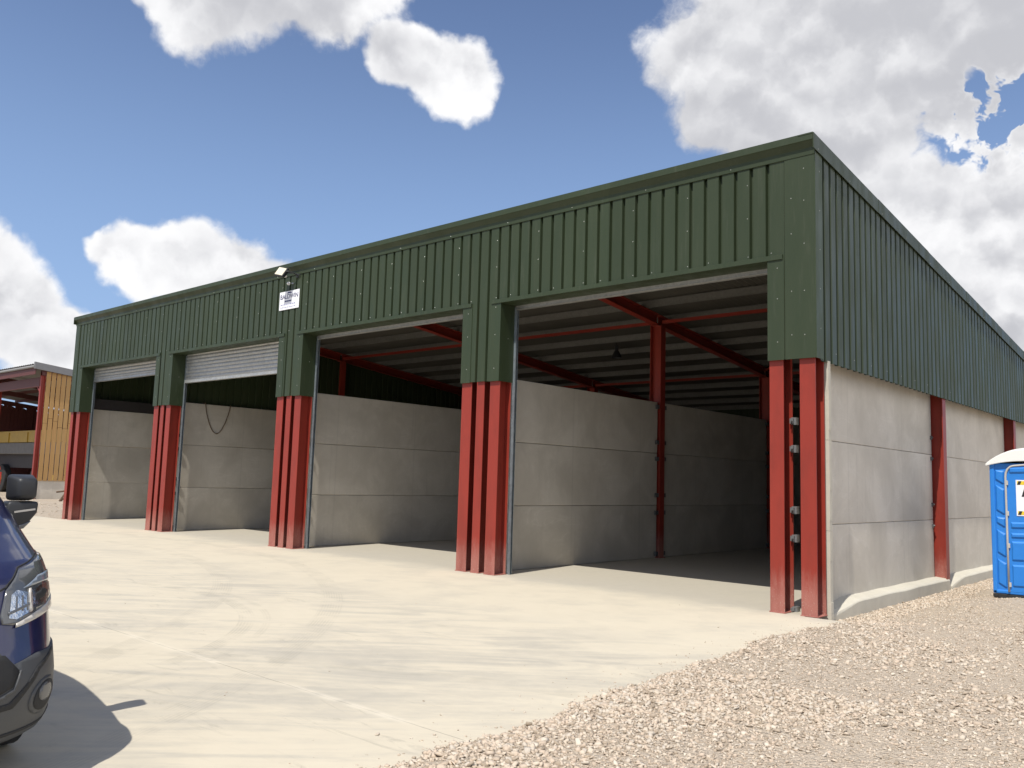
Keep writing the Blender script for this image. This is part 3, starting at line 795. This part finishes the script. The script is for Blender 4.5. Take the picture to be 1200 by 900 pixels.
def S(t, z, off=0.):
    """t in 0..pi/2 wraps the front corner, beyond it runs back along the side; returns x, y(local lateral)"""
    xf = np.interp(z, Zr, XFr); w = np.interp(z, Zr, Wr)
    if t <= math.pi / 2:
        l = w * math.sin(t) ** (2 / EE) if t > 0 else 0; x = xf - DD + DD * max(0, math.cos(t)) ** (2 / EE)
    else: l = w; x = xf - DD - (t - math.pi / 2)
    return Vector((x, l, z))
def Sn(t, z, off):
    e = .01; zc = min(max(z, .22), 1.9); tc = min(max(t, .05), 9)
    a = S(tc + e, zc) - S(tc - e, zc); b = S(tc, zc + e) - S(tc, zc - e)
    n = a.cross(b); n.normalize()
    if n.x + n.y < 0: n = -n
    return S(t, z) + n * off
def V(mm, name, mt, parent=van, **kw):
    mm.v = [(x + 2.7, y, z) for x, y, z in mm.v]
    return mm.build(name, mt, parent, **kw)
# body shell: rings
def ring(z):
    xf = np.interp(z, Zr, XFr); w = np.interp(z, Zr, Wr)
    pts = []
    T = [k / 14 * math.pi / 2 for k in range(15)]
    half = [S(t, z) for t in T]
    L0 = xf - DD; xb = XB + .05 + (.10 if z > 1.2 else 0) + max(0, (z - 1.2)) * .12
    for k in range(1, 9): half.append(Vector((L0 + (xb + .12 - L0) * k / 8, w, z)))
    half += [Vector((xb + .04, w - .03, z)), Vector((xb, w - .12, z)), Vector((xb - .02, w * .5, z)), Vector((xb - .03, 0, z))]
    other = [Vector((p.x, -p.y, p.z)) for p in half[1:-1]][::-1]
    return half + other
zz = sorted(set(list(np.linspace(.25, 1.975, 46)) + Zr))
rings = [ring(z) for z in zz]; n = len(rings[0])
m = MB(); m.add([p for r_ in rings for p in r_], [(i * n + k, i * n + (k + 1) % n, (i + 1) * n + (k + 1) % n, (i + 1) * n + k) for i in range(len(zz) - 1) for k in range(n)] + [tuple(range(n - 1, -1, -1)), tuple((len(zz) - 1) * n + k for k in range(n))])
body = V(m, 'body', PAINT, smooth=True)
def patch(poly, off, name, mt, parent=van, side=1, th=.012, g=.045, smooth=True, both=False, bulge=0.):
    """a panel that follows the shell; poly in (t, z)"""
    pts = []
    for (a, b), (c, d) in zip(poly, poly[1:] + poly[:1]):
        k = max(1, int(max(abs(c - a), abs(d - b)) / g))
        pts += [Vector((a + (c - a) * i / k, b + (d - b) * i / k)) for i in range(k)]
    nb = len(pts); t0, t1 = min(p[0] for p in pts), max(p[0] for p in pts); z0, z1 = min(p[1] for p in pts), max(p[1] for p in pts)
    inner = []
    a = t0 + g * .5
    while a < t1:
        b = z0 + g * .5
        while b < z1: inner.append(Vector((a + random.uniform(-.004, .004), b))); b += g
        a += g
    vv, ee, ff, *_ = delaunay_2d_cdt(pts + inner, [(i, (i + 1) % nb) for i in range(nb)], [], 1, 1e-5)
    m = MB()
    for sd in ((1, -1) if both else (side,)):
        P = [Sn(p[0], p[1], off) for p in vv]; Q = [Sn(p[0], p[1], off - th) for p in vv]
        if sd < 0: P = [Vector((p.x, -p.y, p.z)) for p in P]; Q = [Vector((p.x, -p.y, p.z)) for p in Q]
        from collections import Counter
        ec = Counter(); dr_ = {}
        for f in ff:
            for i in range(len(f)):
                e = (f[i], f[(i + 1) % len(f)]); ec[tuple(sorted(e))] += 1; dr_[tuple(sorted(e))] = e
        nP = len(P); faces = [tuple(f) for f in ff]
        faces += [(e[1], e[0], e[0] + nP, e[1] + nP) for k_, e in dr_.items() if ec[k_] == 1]
        m.add(P + Q, faces)
    return V(m, name, mt, parent, smooth=smooth)
H = math.pi / 2
# front bumper: grained plastic below the paint, with a deeper lower lip
bp = patch([(0, .252), (.75, .254), (1.45, .258), (H + .32, .27), (H + .32, .62), (1.45, .685), (1.15, .665), (.857, .665), (.62, .63), (.50, .72), (0, .72)], .010, 'front_bumper', BUMP, both=True)
patch([(0, .445), (.40, .445), (.60, .455), (.72, .52), (.86, .60), (1.12, .665), (1.13, .648), (.88, .578), (.75, .50), (.63, .425), (.42, .418), (0, .418)], .014, 'bumper_groove', BLACK, bp, both=True, g=.02, th=.006)
patch([(0, .30), (.61, .305), (1.15, .315), (1.40, .36), (1.41, .348), (1.17, .300), (.62, .29), (0, .286)], .014, 'bumper_groove', BLACK, bp, both=True, g=.02, th=.006)
patch([(0, .50), (.50, .50), (.615, .53), (.665, .60), (.56, .685), (0, .69)], .016, 'lower_grille', BLACK, bp, both=True)
patch([(.675, .60), (.69, .60), (.635, .51), (.52, .476), (.0, .476), (.0, .490), (.51, .490), (.62, .52)], .020, 'grille_surround', BUMP, bp, both=True, g=.02, th=.012)
# fog lamp
for sd in (1, -1):
    c = [(.97 + .19 * math.cos(a) + .03 * math.sin(a), .445 + .090 * math.sin(a)) for a in (k * 2 * math.pi / 20 for k in range(20))]
    fo = patch(c, .016, 'fog_lamp', BUMP, van, sd, g=.03)
    c = [(.97 + .15 * math.cos(a) + .02 * math.sin(a), .445 + .073 * math.sin(a)) for a in (k * 2 * math.pi / 20 for k in range(20))]
    patch(c, .020, 'bezel', BLACK, fo, sd, g=.03)
    c = [(.96 + .095 * math.cos(a), .462 + .046 * math.sin(a)) for a in (k * 2 * math.pi / 16 for k in range(16))]
    patch(c, .024, 'lens', simple('fog_lens', (.10, .10, .10), .25), fo, sd, g=.03)
# headlights
HP_ = [(1.53, 1.135), (1.44, 1.075), (1.47, 1.00), (1.50, .93), (1.13, .895), (.864, .862), (.641, .820), (.556, .832), (.55, .872), (.600, .99), (.74, 1.08), (1.10, 1.128)]
for sd in (1, -1):
    h = patch(HP_, .012, 'headlight', LAMPD, van, sd, g=.03)
    patch([(.60, .855), (.66, .845), (.79, .872), (.80, .965), (.68, .985), (.63, .965)], .016, 'reflector', CHR, h, sd, g=.02, smooth=False)
    patch([(.82, .885), (1.02, .91), (1.22, .945), (1.20, .995), (1.0, 1.0), (.83, .975)], .016, 'reflector', CHR, h, sd, g=.02, smooth=False)
    for q in ((.655, .03), (.71, .02), (.76, .025)): patch([(q[0], .88), (q[0] + .010, .88), (q[0] + .022, .955), (q[0] + .010, .955)], .0185, 'reflector_fin', LAMPD, h, sd, g=.02)
    patch([(.60, .87), (.80, .905), (.80, .918), (.60, .885)], .0190, 'reflector_fin', LAMPD, h, sd, g=.02)
    patch([(.79, .868), (.815, .875), (.82, .985), (.80, .985)], .022, 'lamp_divider', SILV, h, sd, g=.02)
    patch([(.87, .918), (1.0, .93), (1.08, .958), (1.0, .975), (.87, .955)], .0185, 'bulb_shroud', BLACK, h, sd, g=.02)
    patch([(.74, .99), (1.0, 1.008), (1.25, 1.006), (1.45, .985), (1.44, 1.03), (1.25, 1.055), (.95, 1.045)], .016, 'sky_sheen_band', SKYL, h, sd, g=.02)  # bluish band: sky reflection painted across the lamp
    patch([(1.50, .890), (1.13, .862), (.864, .832), (.66, .806), (.66, .826), (.864, .866), (1.13, .904), (1.50, .938)], .0165, 'lamp_trim', SILV, h, sd, g=.02)
# grille between the headlights, bonnet shut line
patch([(0, .74), (.42, .745), (.50, .80), (.47, .90), (0, .90)], .010, 'grille', BLACK, van, both=True)
patch([(.50, .745), (0, .735), (0, .725), (.50, .732)], .013, 'grille_bar', SILV, van, both=True, g=.02)
patch([(0, 1.00), (.50, .985), (.60, 1.01), (.75, 1.10), (1.10, 1.145), (H, 1.155), (H + .5, 1.175), (H + .5, 1.170), (H, 1.150), (1.10, 1.139), (.757, 1.093), (.607, 1.0), (.5, .975), (0, .99)], .0025, 'bonnet_gap', BLACK, van, both=True, g=.02, th=.004)
# glass
patch([(0, 1.44), (.9, 1.44), (1.15, 1.45), (1.15, 1.86), (.8, 1.90), (0, 1.91)], .006, 'windscreen', GLASSD, van, both=True)
patch([(H + .05, 1.30), (H + .95, 1.24), (H + .95, 1.80), (H + .06, 1.80), (1.50, 1.62)], .006, 'side_window', GLASSD, van, both=True)
# dark sill, rubbing strip, door gap
patch([(H + .9 + .30, .255), (H + 3.0, .255), (H + 3.0, .36), (H + .9 + .30, .36)], .008, 'sill', BUMP, van, both=True)
patch([(H + .45, .60), (H + 3.6, .60), (H + 3.6, .68), (H + .45, .68)], .012, 'rubbing_strip', BUMP, van, both=True)
patch([(H + 1.02, .3), (H + 1.03, .3), (H + 1.03, 1.84), (H + 1.02, 1.84)], .003, 'door_gap', BLACK, van, both=True, g=.03, th=.004)
# wheels with dark arches
for xw in (-1.22, -4.15):
    for sd in (1, -1):
        m = MB()
        tt = [k * math.pi / 14 for k in range(15)]
        m.prism([(xw + .40 * math.cos(a), .20 + .02 + .50 * math.sin(a)) for a in tt], 'y', .90 * sd, .996 * sd); V(m, 'wheel_arch', BLACK)
        w = empty('wheel', (xw + 2.7, .885 * sd, .335)); w.parent = van
        m = MB(); pr = [(-.11, .20), (-.112, .30), (-.095, .33), (.095, .33), (.112, .30), (.115, .20)]
        K2 = 36; vs = [(r_ * math.cos(2 * math.pi * k / K2), sd * u, r_ * math.sin(2 * math.pi * k / K2)) for k in range(K2) for u, r_ in pr]
        m.add(vs, [(k * 6 + i, ((k + 1) % K2) * 6 + i, ((k + 1) % K2) * 6 + i + 1, k * 6 + i + 1) for k in range(K2) for i in range(5)]); m.build('tyre', BLACK, w, smooth=True)
        m = MB(); m.tube([(0, sd * .085, 0), (0, sd * .10, 0)], .20, 28)
        for k in range(6):
            a = k * math.pi / 3; m.bar((.05 * math.cos(a), sd * .108, .05 * math.sin(a)), (.18 * math.cos(a), sd * .104, .18 * math.sin(a)), .03, .05, up=(0, 1, 0))
        m.tube([(0, sd * .10, 0), (0, sd * .12, 0)], .055, 14); m.build('rim', CHR, w)
# mirrors: rounded twin-lens housing on an arm
for sd in (1, -1):
    mi = empty('mirror', (-1.42 + 2.7, sd * 1.01, 1.445)); mi.parent = van; mi.scale = (.95, .92, .95)
    def rb(m, x0, x1, y0, y1, z0, z1, tap=.03):
        vs = [(x0, y0, z0), (x0, y1, z0), (x0, y1, z1), (x0, y0, z1), (x1, y0 + tap, z0 + tap * .6), (x1, y1 - tap, z0 + tap * .6), (x1, y1 - tap, z1 - tap), (x1, y0 + tap, z1 - tap)]
        m.add(vs, [(3, 2, 1, 0), (4, 5, 6, 7), (0, 1, 5, 4), (1, 2, 6, 5), (2, 3, 7, 6), (3, 0, 4, 7)])
    q0, q1 = (-.085, .095) if sd > 0 else (-.095, .085)
    m = MB(); rb(m, -.085, .08, q0, q1, -.030, .150, .030)
    m.build('housing', BLACKPL, mi, bevel=.026, segs=3, smooth=True)
    o_ = lambda v: v * sd      # outward is +
    m = MB(); m.prism([(o_(.090), -.030), (o_(.085), -.105), (o_(.02), -.190), (o_(-.10), -.215), (o_(-.13), -.14), (o_(-.10), -.030)], 'x', -.078, .062)
    m.build('lower_housing', BLACKPL, mi, bevel=.02, segs=3, smooth=True)
    m = MB(); m.bar((.070, q0 + .02, -.098), (.066, q1 - .03, -.080), .008, .012); m.build('indicator_strip', SILV, mi)
    m = MB(); m.prism([(o_(.05), -.155), (o_(.005), -.205), (o_(-.07), -.222), (o_(-.04), -.190)], 'x', -.05, .066); m.build('puddle_lamp', LAMPD, mi, bevel=.006)
    m = MB(); m.box(-.094, -.0905, q0 + .05, q1 - .02, -.03, .14); m.box(-.089, -.086, q0 + .03, q1 - .03, -.15, -.07); m.build('mirror_glass', CHR, mi)
    m = MB(); m.bar((-.03, -sd * .16, -.24), (0, -sd * .04, -.12), .10, .12); m.build('arm', BLACKPL, mi, bevel=.02, segs=2)
# rear lights and bumper
m = MB(); m.box(XB - .02, XB + .12, -.97, .97, .28, .52); V(m, 'rear_bumper', BUMP, bevel=.03, segs=3)
REDL = simple('red_lamp_plastic', (.35, .01, .01), .2)
for sd in (1, -1):
    m = MB(); m.box(XB + .02, XB + .10, min(sd * .88, sd * .975), max(sd * .88, sd * .975), .75, 1.15); V(m, 'tail_light', REDL, bevel=.015, segs=2)
m = MB()
for sd in (1, -1):
    m.bar((-1.5, sd * .3, 1.66), (-1.65, -sd * .15, 1.68), .02, .015)
V(m, 'wiper', BLACK)

# ------------------------------------------------------------------ barn at the left
DRED = simple('dark_red_steel', (.10, .028, .024), .6, 0, .2)
BX, BY = -41.0, 5.0
barn = empty('timber_barn', (BX, BY, 0), 0, 'open fronted barn with pale timber slat end wall behind the left corner', 'building')
bl, bd = 18.2, 12.
def bz(y): return 6.60 - .11 * y
m = MB(); k = 0
y = .14
while y < bd - .1:
    zt = bz(y) - .28; zm = 3.75 + .25 * math.sin(k * 1.3)
    m.box(.02, .045, y, y + .203, .92, zm - .006); m.box(.02, .045, y + .006 * (k % 3 - 1), y + .203, zm + .008, zt); y += .24; k += 1
m.build('timber_slats', TIMBER, barn)
m = MB()
y = .2
for k, (y0, y1) in enumerate(((.15, 5.9), (6.1, bd))):
    m = MB(); m.box(-.10, .0, y0, y1, -.05, .95); m.build('concrete_panel', PANEL, barn, bevel=.01)
for x in (0, -6, -12, -18):
    for yy in (0, 6.0, bd - .1):
        m = MB(); isec(m, x - .12, x + .04, yy - .10, yy + .10, -.05, bz(yy) - .35); m.build('post', RED if yy == 0 else DRED, barn)
    m = MB(); 
    vs = [(x - .08 + u, y, bz(y) - .50 + h) for y in (-.1, bd) for u, h in ((0, 0), (.12, 0), (.12, .28), (0, .28))]
    m.add(vs, [(0, 1, 2, 3), (7, 6, 5, 4), (0, 4, 5, 1), (1, 5, 6, 2), (2, 6, 7, 3), (3, 7, 4, 0)]); m.build('rafter', DRED, barn)
m = MB(); m.box(-bl, -.13, -.11, .03, 5.55, 6.02); m.build('eaves_beam', DRED, barn)
m = MB(); m.bar((-.12, .0, 5.25), (-.75, 0, 5.72), .08, .10, up=(0, 1, 0)); m.build('knee_brace', RED, barn)
for yy in (1.6, 3.2, 4.8, 6.4, 8.0, 9.6, 11.2):
    m = MB(); m.box(-bl, -.1, yy - .03, yy + .03, bz(yy) - .24, bz(yy) - .06); m.build('purlin', DRED, barn)
m = MB(); vs = []; x = -bl - .2
pts = []
while x < .2: pts.append(x); x += .075
n = len(pts)
vs = [(q, y, bz(y) + .02 * math.cos(q / .3 * 2 * math.pi) + o_) for y, o_ in ((-.45, 0), (bd + .2, 0)) for q in pts]
m.add(vs, [(i, i + 1, n + i + 1, n + i) for i in range(n - 1)]); m.add([(a, b, c - .05) for a, b, c in vs], [(i, i + 1, n + i + 1, n + i) for i in range(n - 1)])
FIB = simple('weathered_fibre_cement', (.24, .24, .235), .8, 0, .15); FIBD = simple('grey_trim', (.20, .20, .205), .7)
m.build('roof', FIB, barn, fix=False)
m = MB(); m.tube([(-bl - .2, -.48, 6.50), (.15, -.48, 6.50)], .065, 10); m.build('gutter', FIB, barn)
m = MB(); m.box(-bl, .1, -.43, -.40, 6.12, 6.55); m.build('fascia', DRED, barn)
m = MB(); vs = [(u, y, bz(y) + h) for y in (-.5, bd + .2) for u, h in ((.05, -.26), (.20, -.26), (.20, .07), (.05, .07))]
m.add(vs, [(0, 1, 2, 3), (7, 6, 5, 4), (0, 4, 5, 1), (1, 5, 6, 2), (2, 6, 7, 3), (3, 7, 4, 0)]); m.build('barge_board', FIBD, barn)
m = MB()
x = -bl
while x < 0: m.box(x, x + .21, bd, bd + .03, 0, 5.0 + .03 * math.sin(x * 7)); x += .24 if int(x * 3) % 5 else .222
m.box(-bl, 0, bd + .035, bd + .05, 0, 4.9); m.build('back_wall', DRED, barn)
m = MB()
for k in range(50):
    y0 = .3 + k * .235; m.prism([(y0, 0), (y0 + .225, 0), (y0 + .225, bz(y0) - (.52 if k % 3 else .60)), (y0, bz(y0) - .50)], 'x', -18.03, -18.0)
m.prism([(.3, 0), (bd, 0), (bd, bz(bd) - .62), (.3, bz(.3) - .62)], 'x', -18.08, -18.05); m.build('partition_wall', DRED, barn)
m = MB(); m.box(-18.1, -.1, bd - .3, bd - .2, 5.02, 5.22); m.build('rear_rail', DRED, barn)
# trailer parked in the barn
YELP = simple('faded_yellow_paint', (.42, .27, .035), .5, 0, .2, 2); GRAYW = simple('weathered_grey_timber', (.17, .165, .155), .85, 0, .3, 3)
tr = empty('farm_trailer', (-49.2, 7.4, 0), 0, 'tall farm trailer with yellow side and grey rail inside the timber barn', 'trailer')
m = MB(); m.box(-6., 6., -.05, 0, 2.98, 3.62)
for k in range(5): m.box(-6. + k * 2.98, -5.92 + k * 2.98, -.10, -.05, 2.98, 3.62)
m.box(-6., 6., -.09, 0, 3.55, 3.64); m.box(-6., 6., 2.3, 2.35, 2.98, 3.62); m.box(-6, -5.95, 0, 2.3, 2.98, 3.62); m.box(5.95, 6, 0, 2.3, 2.98, 3.62); m.build('body', YELP, tr)
m = MB(); m.box(-6., 6., -.05, 2.35, 2.30, 2.95); m.build('side_board', GRAYW, tr, bevel=.02)
m = MB(); m.box(-5.8, 6.2, .3, .5, 1.5, 2.3); m.box(-5.8, 6.2, 1.8, 2.0, 1.5, 2.3); m.bar((5.6, 1.1, 2.0), (6.9, 1.1, 1.1), .12, .12); m.build('chassis', DARKSTEEL, tr)
for xw in (-4., 1.6, 4.0):
    for yw in (.15, 2.1):
        m = MB(); m.tube([(xw, yw - .2, .85), (xw, yw + .2, .85)], .85, 24); wh = m.build('wheel', BLACK, tr, bevel=.06, segs=2)
        m = MB(); m.tube([(xw, yw - .22, .85), (xw, yw - .205, .85)], .38, 16); m.build('rim', YELP, wh)
# red implement frame standing at the mouth of the barn
im = empty('farm_implement', (-41.9, 3.6, 0), 0, 'red hooked steel implement with a grey bar standing in front of the barn', 'farm implement')
m = MB(); m.tube([(-.30, 0, 1.30), (-.20, 0, 1.48), (.0, 0, 1.56), (.25, 0, 1.52), (.34, 0, 1.42)], .06, 8); m.tube([(.08, 0, 1.5), (.10, 0, 1.1), (-.05, 0, .6), (-.25, 0, .2), (-.3, 0, 0.02)], .06, 8)
m.tube([(.25, .1, 1.3), (.2, .1, .8), (0, .1, .3), (.1, .1, .02)], .05, 8); m.box(-.42, .2, -.1, .2, 0.0, .06); m.build('hook_frame', simple('bright_red_paint', (.5, .05, .03), .45), im)
m = MB(); m.tube([(-1.6, .02, .78), (.15, .02, .78)], .035, 8); m.tube([(-1.55, .02, .78), (-1.55, .02, .0)], .03, 8); m.build('bar', GALV, im)
# scrap timber against the concrete
OLDW = simple('old_brown_timber', (.13, .085, .055), .9, 0, .3, 4)
m = MB(); m.bar((-38.1, 5.55, .0), (-38.0, 6.6, 1.2), .28, .28, up=(1, 0, 0)); o = m.build('timber_post', OLDW, None, bevel=.01)
tag(o, 'thick brown timber post leaning over by the barn concrete', 'timber')
m = MB()
for a, b in (((-38.4, 5.3, .03), (-38.3, 6.5, .9)), ((-38.2, 5.6, .7), (-38.4, 6.5, 1.25)), ((-38.4, 5.1, .45), (-38.3, 6.2, .5)), ((-38.3, 6.6, .75), (-38.3, 7.6, .5)), ((-38.2, 5.2, .03), (-38.35, 5.5, .5))):
    A = Vector(a); Bv = Vector(b); m.tube([A, (A + Bv) / 2 + Vector((.05, .04, .06)), Bv], [.05, .04, .025], 6)
o = m.build('branch', OLDW, None); tag(o, 'tangled thin dead branches beside the leaning timber post', 'branch')

# ------------------------------------------------------------------ sun, sky, camera
sd = Vector((.105, -.585, 1.)).normalized()       # towards the sun
elev = math.asin(sd.z); az = math.atan2(sd.x, sd.y)
lt = bpy.data.lights.new('sun', 'SUN'); lt.energy = 4.0; lt.angle = R(.53); lt.color = (1., .955, .88)
so = bpy.data.objects.new('sun', lt); COL.objects.link(so); so.rotation_euler = sd.to_track_quat('Z', 'Y').to_euler(); so.location = (0, -30, 40)
w = bpy.data.worlds.new('World'); scene.world = w; t = NT(w)
sky = t.n('ShaderNodeTexSky', sky_type='NISHITA'); sky.sun_disc = False; sky.sun_elevation = elev; sky.sun_rotation = az; sky.altitude = 50; sky.air_density = 1.0; sky.dust_density = .6; sky.ozone_density = 1.6
tc = t.n('ShaderNodeTexCoord').outputs['Generated']
d = t.n('ShaderNodeVectorMath', {0: tc}, operation='NORMALIZE').outputs[0]
blobs = [  # direction, radius, strength
    ((-.815, .34, .492), .05), ((-.785, .39, .497), .080), ((-.755, .43, .502), .092), ((-.72, .47, .512), .092), ((-.685, .51, .56), .085),
    ((-.668, .598, .448), .050), ((-.645, .622, .445), .048), ((-.686, .578, .452), .042),
    ((-.892, .392, .222), .046), ((-.868, .436, .225), .055), ((-.850, .47, .218), .048), ((-.903, .366, .228), .026), ((-.83, .5, .20), .045),
    ((-.950, .272, .175), .052), ((-.940, .299, .15), .055), ((-.930, .330, .135), .042), ((-.97, .24, .16), .08),
    
    ((-.37, .80, .46), .12), ((-.40, .82, .40), .085), ((-.36, .86, .35), .12), ((-.30, .85, .42), .14), ((-.20, .88, .45), .16), ((-.30, .80, .52), .18),
    ((-.13, .92, .36), .11), ((-.18, .95, .27), .13), ((-.28, .92, .27), .12), ((-.10, .97, .22), .13), ((-.22, .97, .18), .08), ((-.36, .90, .25), .09), ((-.05, .88, .50), .2), ((-.43, .78, .47), .055)]
base_blobs = blobs + [((.92, .25, .28), .42), ((.80, -.10, .55), .34), ((.62, .62, .35), .30), ((.5, .8, .4), .25), ((.75, .5, .35), .3), ((.3, -.8, .5), .3), ((-.4, -.8, .35), .25), ((.8, -.3, .5), .2), ((-.9, -.35, .3), .2), ((.1, .2, .95), .2)]  # extra unseen clouds; those towards +X are added to brighten the side wall
def vop(a, b, op='ADD', **k):
    ins = {0: a}; 
    if op == 'SCALE': ins['Scale'] = b
    else: ins[1] = b
    nd = t.n('ShaderNodeVectorMath', ins, operation=op); return nd.outputs['Value' if op == 'DISTANCE' else 0]
wv = t.noise(d, 5., 5, .6, 0, 'Color')
dd = vop(d, vop(vop(wv, (.5, .5, .5), 'SUBTRACT'), .095, 'SCALE'))
fld = None
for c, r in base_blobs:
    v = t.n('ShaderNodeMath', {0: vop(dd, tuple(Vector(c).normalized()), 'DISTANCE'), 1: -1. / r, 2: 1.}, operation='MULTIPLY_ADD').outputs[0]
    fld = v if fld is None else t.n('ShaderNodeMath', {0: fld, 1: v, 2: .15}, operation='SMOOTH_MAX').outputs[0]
def billow(q):          # cauliflower lobes at two sizes and wisps
    f = None
    for sc_, a_ in ((11., .34), (27., .20)):
        vo = t.n('ShaderNodeTexVoronoi', {'Vector': q, 'Scale': sc_}, feature='F1').outputs['Distance']
        v = t.math('MULTIPLY', t.math('SUBTRACT', .45, vo), a_)
        f = v if f is None else t.math('ADD', f, v)
    return f
wp2 = t.noise(d, 26., 4, .65, 0, 'Color')
d3 = vop(dd, vop(vop(wp2, (.5, .5, .5), 'SUBTRACT'), .040, 'SCALE'))
b0 = billow(d3); b1 = billow(vop(d3, (.003, -.008, .022)))
n_ = t.noise(dd, 13., 6, .66)
low0 = t.noise(dd, 24., 4, .6)
hole = vop(dd, tuple(Vector((-.195, .905, .378)).normalized()), 'DISTANCE')
hole = t.math('MULTIPLY', t.ramp(hole, .012, .095, .85, 0.), t.ramp(low0, .40, .62, .15, 1.25))
dens = t.math('SUBTRACT', t.math('ADD', t.math('ADD', fld, b0), t.math('MULTIPLY', t.math('SUBTRACT', n_, .5), .50)), hole)
mask = t.ramp(dens, -.06, .20)
relief = t.math('SUBTRACT', b0, b1)            # lobes are lit from above
low = t.noise(dd, 4.2, 4, .5)
lit = t.math('ADD', t.math('MULTIPLY', relief, 2.2), t.ramp(dens, .02, .60, .62, .34))
lit = t.math('ADD', lit, t.math('MULTIPLY', t.math('SUBTRACT', low, .5), 1.5))
lit = t.math('ADD', lit, t.math('MULTIPLY', t.math('SUBTRACT', n_, .5), .35))
for c, r, k in (((-.655, .61, .448), .12, .40), ((-.87, .43, .24), .12, .25), ((-.935, .30, .16), .12, .22), ((-.74, .46, .50), .16, -.25), ((-.40, .82, .43), .10, .32), ((-.24, .93, .285), .10, .25), ((-.20, .86, .47), .20, -.40)):
    g_ = vop(dd, tuple(Vector(c).normalized()), 'DISTANCE')
    lit = t.math('ADD', lit, t.ramp(g_, 0., r * 1.3, k, 0.))
lit = t.ramp(lit, -.05, 1.05)
CB = 1.0
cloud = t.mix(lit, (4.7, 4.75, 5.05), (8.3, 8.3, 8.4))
cloud = t.n('ShaderNodeVectorMath', {0: cloud, 'Scale': t.ramp(t.sep(d)[0], .1, .6, 1., 1.7)}, operation='SCALE').outputs[0]  # unseen clouds towards +X are boosted to throw more light on the side wall
hz = t.sep(d)[2]
skyt = t.n('ShaderNodeVectorMath', {0: sky.outputs[0], 1: (1.00, .98, 1.07)}, operation='MULTIPLY').outputs[0]
skyc = t.mix(t.math('MULTIPLY', t.ramp(hz, .05, .56, 1., 0.), .72), skyt, (2.7, 4.2, 6.9))
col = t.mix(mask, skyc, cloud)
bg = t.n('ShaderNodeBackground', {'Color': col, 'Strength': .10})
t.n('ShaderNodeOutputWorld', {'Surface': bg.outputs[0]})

cam = bpy.data.cameras.new('camera'); co = bpy.data.objects.new('camera', cam); COL.objects.link(co); scene.camera = co
yaw, pitch, roll = -0.7293520217599058, 0.11153772253046139, 0.029987439928330396
fw = Vector((math.sin(yaw) * math.cos(pitch), math.cos(yaw) * math.cos(pitch), math.sin(pitch)))
rt = Vector((math.cos(yaw), -math.sin(yaw), 0)); up = rt.cross(fw)
r2 = rt * math.cos(roll) + up * math.sin(roll); u2 = -rt * math.sin(roll) + up * math.cos(roll)
M = Matrix(((r2.x, u2.x, -fw.x, 4.511932744), (r2.y, u2.y, -fw.y, -11.064116854), (r2.z, u2.z, -fw.z, 1.6402186475), (0, 0, 0, 1)))
co.matrix_world = M
cam.sensor_width = 36; cam.lens = 1005.3065526613794 / 1200 * 36; cam.clip_end = 6000; cam.clip_start = .05
vs_ = scene.view_settings; vs_.view_transform = 'Standard'; vs_.look = 'None'; vs_.exposure = .3; vs_.gamma = 1; vs_.use_curve_mapping = False
scene.cycles.max_bounces = 8; scene.cycles.diffuse_bounces = 4
scene.cycles.use_adaptive_sampling = True
